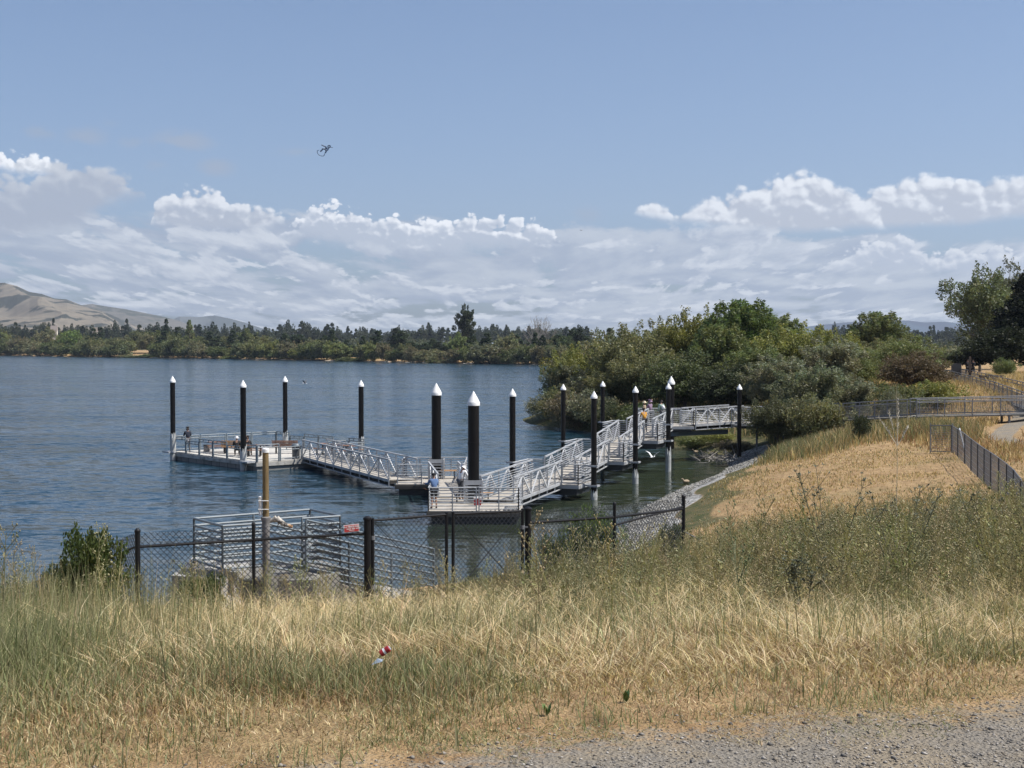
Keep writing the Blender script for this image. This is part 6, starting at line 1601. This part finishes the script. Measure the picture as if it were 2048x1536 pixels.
# gravel of the road: loose stones
def make_gravel():
    g = np.random.default_rng(105); N = 80000
    y = 4.3 + 3.0 * g.uniform(0, 1, N) ** 1.0; x = g.uniform(-4.0, 5.5, N); rw = road_w(x, y); k = (g.uniform(0, 1, N) < np.clip(rw * 1.1 + .30, 0, 1)) & (rw > -.55); x, y = x[k], y[k]; n = len(x)
    r = .0028 + .0052 * g.uniform(0, 1, n) ** 2.6 + .007 * (g.uniform(0, 1, n) < .035)
    base = np.array([(1, 0, 0), (-1, 0, 0), (0, 1, 0), (0, -1, 0), (0, 0, 1), (0, 0, -.6)]) ; tr = np.array([(0, 2, 4), (2, 1, 4), (1, 3, 4), (3, 0, 4), (2, 0, 5), (1, 2, 5), (3, 1, 5), (0, 3, 5)])
    J = 1 + g.normal(size=(n, 6, 3)) * .22; a = g.uniform(0, 2 * PI, n); v = base[None] * J * r[:, None, None] * np.array([1.2, .95, .62]); ca, sa = np.cos(a)[:, None], np.sin(a)[:, None]
    vx = v[..., 0] * ca - v[..., 1] * sa; vy = v[..., 0] * sa + v[..., 1] * ca; z = H(x, y)
    V = np.stack([vx + x[:, None], vy + y[:, None], v[..., 2] + (z + r * .2)[:, None]], -1).reshape(-1, 3); T3 = (np.arange(n)[:, None, None] * 6 + tr[None]).reshape(-1, 3)
    c = np.array([(.26, .235, .20), (.14, .13, .115), (.36, .33, .29), (.22, .185, .14)])[g.integers(0, 4, n)] * g.uniform(.7, 1.2, (n, 1))
    m_ = bpy.data.materials.new('gravel_stone'); m_.use_nodes = True; T = NT(m_.node_tree); at_ = T.new('ShaderNodeAttribute', attribute_name='tint'); T.l.new(at_.outputs['Color'], T.n['Principled BSDF'].inputs['Base Color']); T.n['Principled BSDF'].inputs['Roughness'].default_value = .9
    tag(arr_mesh('road_gravel', V, T3, m_, np.repeat(c, 6, 0)), kind='stuff')
make_gravel()

def make_pebbles():
    g = np.random.default_rng(106); N = 140000
    x = g.uniform(-1, 17, N); y = g.uniform(46, 97, N); sd = lake_sd(x, y); k = (sd > -.5) & (sd < 1.5 + .9 * vnoise(x, y, .5, 51) + .5 * g.uniform(0, 1, N) ** 3) & (x > 0); x, y = x[k], y[k]; n = len(x)
    r = .022 + .05 * g.uniform(0, 1, n) ** 2
    base = np.array([(1, 0, 0), (-1, 0, 0), (0, 1, 0), (0, -1, 0), (0, 0, 1), (0, 0, -.6)]); tr = np.array([(0, 2, 4), (2, 1, 4), (1, 3, 4), (3, 0, 4), (2, 0, 5), (1, 2, 5), (3, 1, 5), (0, 3, 5)])
    J = 1 + g.normal(size=(n, 6, 3)) * .25; a = g.uniform(0, 2 * PI, n); v = base[None] * J * r[:, None, None] * np.array([1.25, .95, .75]); ca, sa = np.cos(a)[:, None], np.sin(a)[:, None]
    vx = v[..., 0] * ca - v[..., 1] * sa; vy = v[..., 0] * sa + v[..., 1] * ca; z = H(x, y)
    V = np.stack([vx + x[:, None], vy + y[:, None], v[..., 2] + (z + r * .3)[:, None]], -1).reshape(-1, 3); T3 = (np.arange(n)[:, None, None] * 6 + tr[None]).reshape(-1, 3)
    c = np.array([(.27, .265, .24), (.15, .145, .13), (.38, .37, .345), (.22, .205, .17)])[g.integers(0, 4, n)] * g.uniform(.6, 1.15, (n, 1))
    m_ = bpy.data.materials.new('shore_stone'); m_.use_nodes = True; T = NT(m_.node_tree); at_ = T.new('ShaderNodeAttribute', attribute_name='tint'); T.l.new(at_.outputs['Color'], T.n['Principled BSDF'].inputs['Base Color']); T.n['Principled BSDF'].inputs['Roughness'].default_value = .9
    tag(arr_mesh('shore_pebbles', V, T3, m_, np.repeat(c, 6, 0)), kind='stuff')
make_pebbles()
# single plants that stand out
def seed_stalk():
    p = at(1793, 772, 20); x, y = p.x, 20.0; z = Hs(x, y); h = p.z - z; t = thing('tall_dry_stalk', 'tall pale dry seed stalk standing alone in front of the golden knoll', 'plant', (x, y, z)); g = random.Random(8)
    b = MB(); b.tube((0, 0, 0), (.02, 0, h * .6), .006, .005, 5); b.tube((.02, 0, h * .6), (0, 0, h), .005, .002, 5); b.build('stem', mat('straw_stem', (.50, .42, .27), .8), t)
    b = MB()
    fork = h * .70
    for (sx, L) in ((-.16, .48), (.11, .30), (-.07, .60), (.02, .8)):
        e = Vector((sx * 1.6, .02, fork + L * h * .30)); s = Vector((.02, 0, fork)); b.tube(s, e, .004, .0015, 4)
        for k in range(26):
            f = g.uniform(.35, 1); q = s.lerp(e, f); b.tube(q, q + Vector((g.uniform(-.03, .03), g.uniform(-.03, .03), g.uniform(.02, .06))), .006, .001, 4)
    b.build('seed_head', mat('pale_seed', (.58, .53, .42), .8), t)
seed_stalk()
LM = mat('dark_weed_leaf', (.075, .085, .045), .6, 0, .3, 20); SM = mat('weed_stem', (.16, .15, .08), .8, 0, .3, 20); LG = mat('bright_broad_leaf', (.09, .16, .035), .5, 0, .2, 20)
def thistle(lab, px, ty, d, n, seed, spread=.3):
    p = at(px, ty, d); z = Hs(p.x, d); h = p.z - z; g = random.Random(seed); t = thing('leafy_weed', lab, 'plant', (p.x, d, z)); b = MB(); lf = MB()
    def leaf(m_, q, L, w, dv):
        s = dv.cross(Vector((0, 0, 1))); s = s.normalized() * w if s.length > .01 else Vector((w, 0, 0)); u_ = Vector((0, 0, .003))
        m_.add([q, q + dv * L * .5 + s, q + dv * L, q + dv * L * .5 - s, q + dv * L * .5 + u_ * 3], [(0, 1, 4), (1, 2, 4), (2, 3, 4), (3, 0, 4)])
    for i in range(n):
        e = Vector((g.uniform(-spread, spread), g.uniform(-spread, spread) * .5, h * g.uniform(.72, 1.0))); s = Vector((e.x * .15, e.y * .15, 0)); m_ = s.lerp(e, .5) + Vector((-e.x * .15, 0, 0)); b.tube(s, m_, .009, .007, 5); b.tube(m_, e, .007, .003, 5)
        ends = [(e, .045)]
        for k in range(5):
            f = g.uniform(.45, .95); q = m_.lerp(e, f); r = q + Vector((g.uniform(-.13, .13), g.uniform(-.1, .1), g.uniform(.05, .2))); b.tube(q, r, .004, .002, 4); ends.append((r, .035))
        for q, L in ends:
            for k in range(6): leaf(lf, q, L * g.uniform(.7, 1.3), L * .2, Vector((g.uniform(-1, 1), g.uniform(-1, 1), g.uniform(-.1, .9))).normalized())
        for k in range(14): f = g.uniform(.05, .95); leaf(lf, s.lerp(e, f), .06 * g.uniform(.6, 1.3), .012, Vector((g.uniform(-1, 1), g.uniform(-1, 1), g.uniform(-.2, .6))).normalized())
    b.build('stems', SM, t); lf.build('leaves', LM, t)
thistle('branching dark leafed weed left of a pair in front of the golden slope', 1665, 935, 17, 5, 1, .5)
thistle('branching dark leafed weed right of a pair in front of the golden slope', 1800, 940, 16.5, 6, 2, .5)
thistle('dark leafed weed with bushy base among straw at the right', 1610, 1110, 12.5, 6, 3, .22)
thistle('grey leafed weed at the right edge of the picture', 1985, 975, 17, 6, 4, .6)
def broadleaf(lab, px, py, seed):
    r = ray(px, py); 
    y = 6.0
    for _ in range(40): zz = Hs(r.x / r.y * y, y); y = max(4.5, min(12, (zz - CAMZ) / (r.z / r.y)))
    x = r.x / r.y * y; t = tag(None or bpy.data.objects.new('broadleaf_weed', None), lab, 'plant', 'broad leafed weeds by the gravel'); C.objects.link(t); t.location = (x, y, Hs(x, y)); g = random.Random(seed)
    for k in range(11):
        b = MB(); a = g.uniform(0, 2 * PI); d = Vector((math.cos(a) * .45, math.sin(a) * .45, g.uniform(.8, 1.3))).normalized(); s = Vector((-math.sin(a), math.cos(a), 0)); L = g.uniform(.04, .075); w = L * .17; n = Vector((0, 0, .002))
        q = [Vector((0, 0, 0)), d * L * .3 + s * w, d * L * .65 + s * w * .9, d * L, d * L * .65 - s * w * .9, d * L * .3 - s * w, d * L * .5 - Vector((math.cos(a), math.sin(a), 0)) * w * .3]
        b.add(q, [(0, 1, 6), (1, 2, 6), (2, 3, 6), (3, 4, 6), (4, 5, 6), (5, 0, 6)]); b.build('leaf', LG, t)
broadleaf('clump of bright green broad leaves near the gravel, the one further right', 1252, 1405, 1); broadleaf('clump of bright green broad leaves near the gravel, the one further left', 1094, 1432, 2)
# crushed can in the straw
r = ray(770, 1340); y = 9.0
for _ in range(40): zz = Hs(r.x / r.y * y, y) + .06; y = max(5, min(16, (zz - CAMZ) / (r.z / r.y)))
x = r.x / r.y * y; t = thing('crushed_can', 'crumpled red and white can lying in the straw', 'litter', (x, y, Hs(x, y) + .16)); t.rotation_euler = (.5, .9, .6); t.scale = (.52, .52, .52)
b = MB(); b.lathe((0, 0, 0), [(.024, -.055), (.034, -.05), (.036, -.02), (.032, 0), (.036, .02), (.033, .05), (.024, .055)], 12); b.build('can_body', M['redcan'], t, True)
b = MB(); b.lathe((0, 0, 0), [(.0362, -.012), (.0335, .0), (.0362, .010)], 12); b.build('white_band', M['white'], t, True); b = MB(); b.lathe((0, 0, .055), [(.024, 0), (.023, .006), (.01, .003)], 12); b.build('lid', M['galv'], t, True)
p_ = Vector((x, y, 0)); b = MB(); b.add([(0, 0, 0), (.055, .01, .015), (.06, .04, .02), (.015, .035, .01), (.03, .02, .03)], [(0, 1, 4), (1, 2, 4), (2, 3, 4), (3, 0, 4), (3, 2, 1, 0)]); o = b.build('wrapper_scrap', mat('blue_grey_foil', (.25, .30, .36), .4)); o.location = (x - .06, y - .12, Hs(x, y - .12) + .10); tag(o, 'small blue grey scrap of wrapper just below the crumpled can', 'litter')

# ------------------------------------------------------------------ air
def haze():
    b = MB(); b.box((0, 0, 500), (20400, 20400, 1010)); 
    m_ = bpy.data.materials.new('thin_haze'); m_.use_nodes = True; T = NT(m_.node_tree); T.n.clear(); out = T.new('ShaderNodeOutputMaterial'); v = T.new('ShaderNodeVolumePrincipled')
    v.inputs['Color'].default_value = (.72, .84, 1.0, 1); v.inputs['Density'].default_value = 6.5e-5; v.inputs['Anisotropy'].default_value = .2; T.l.new(v.outputs[0], out.inputs['Volume'])
    tag(b.build('haze', m_), kind='stuff')
haze()
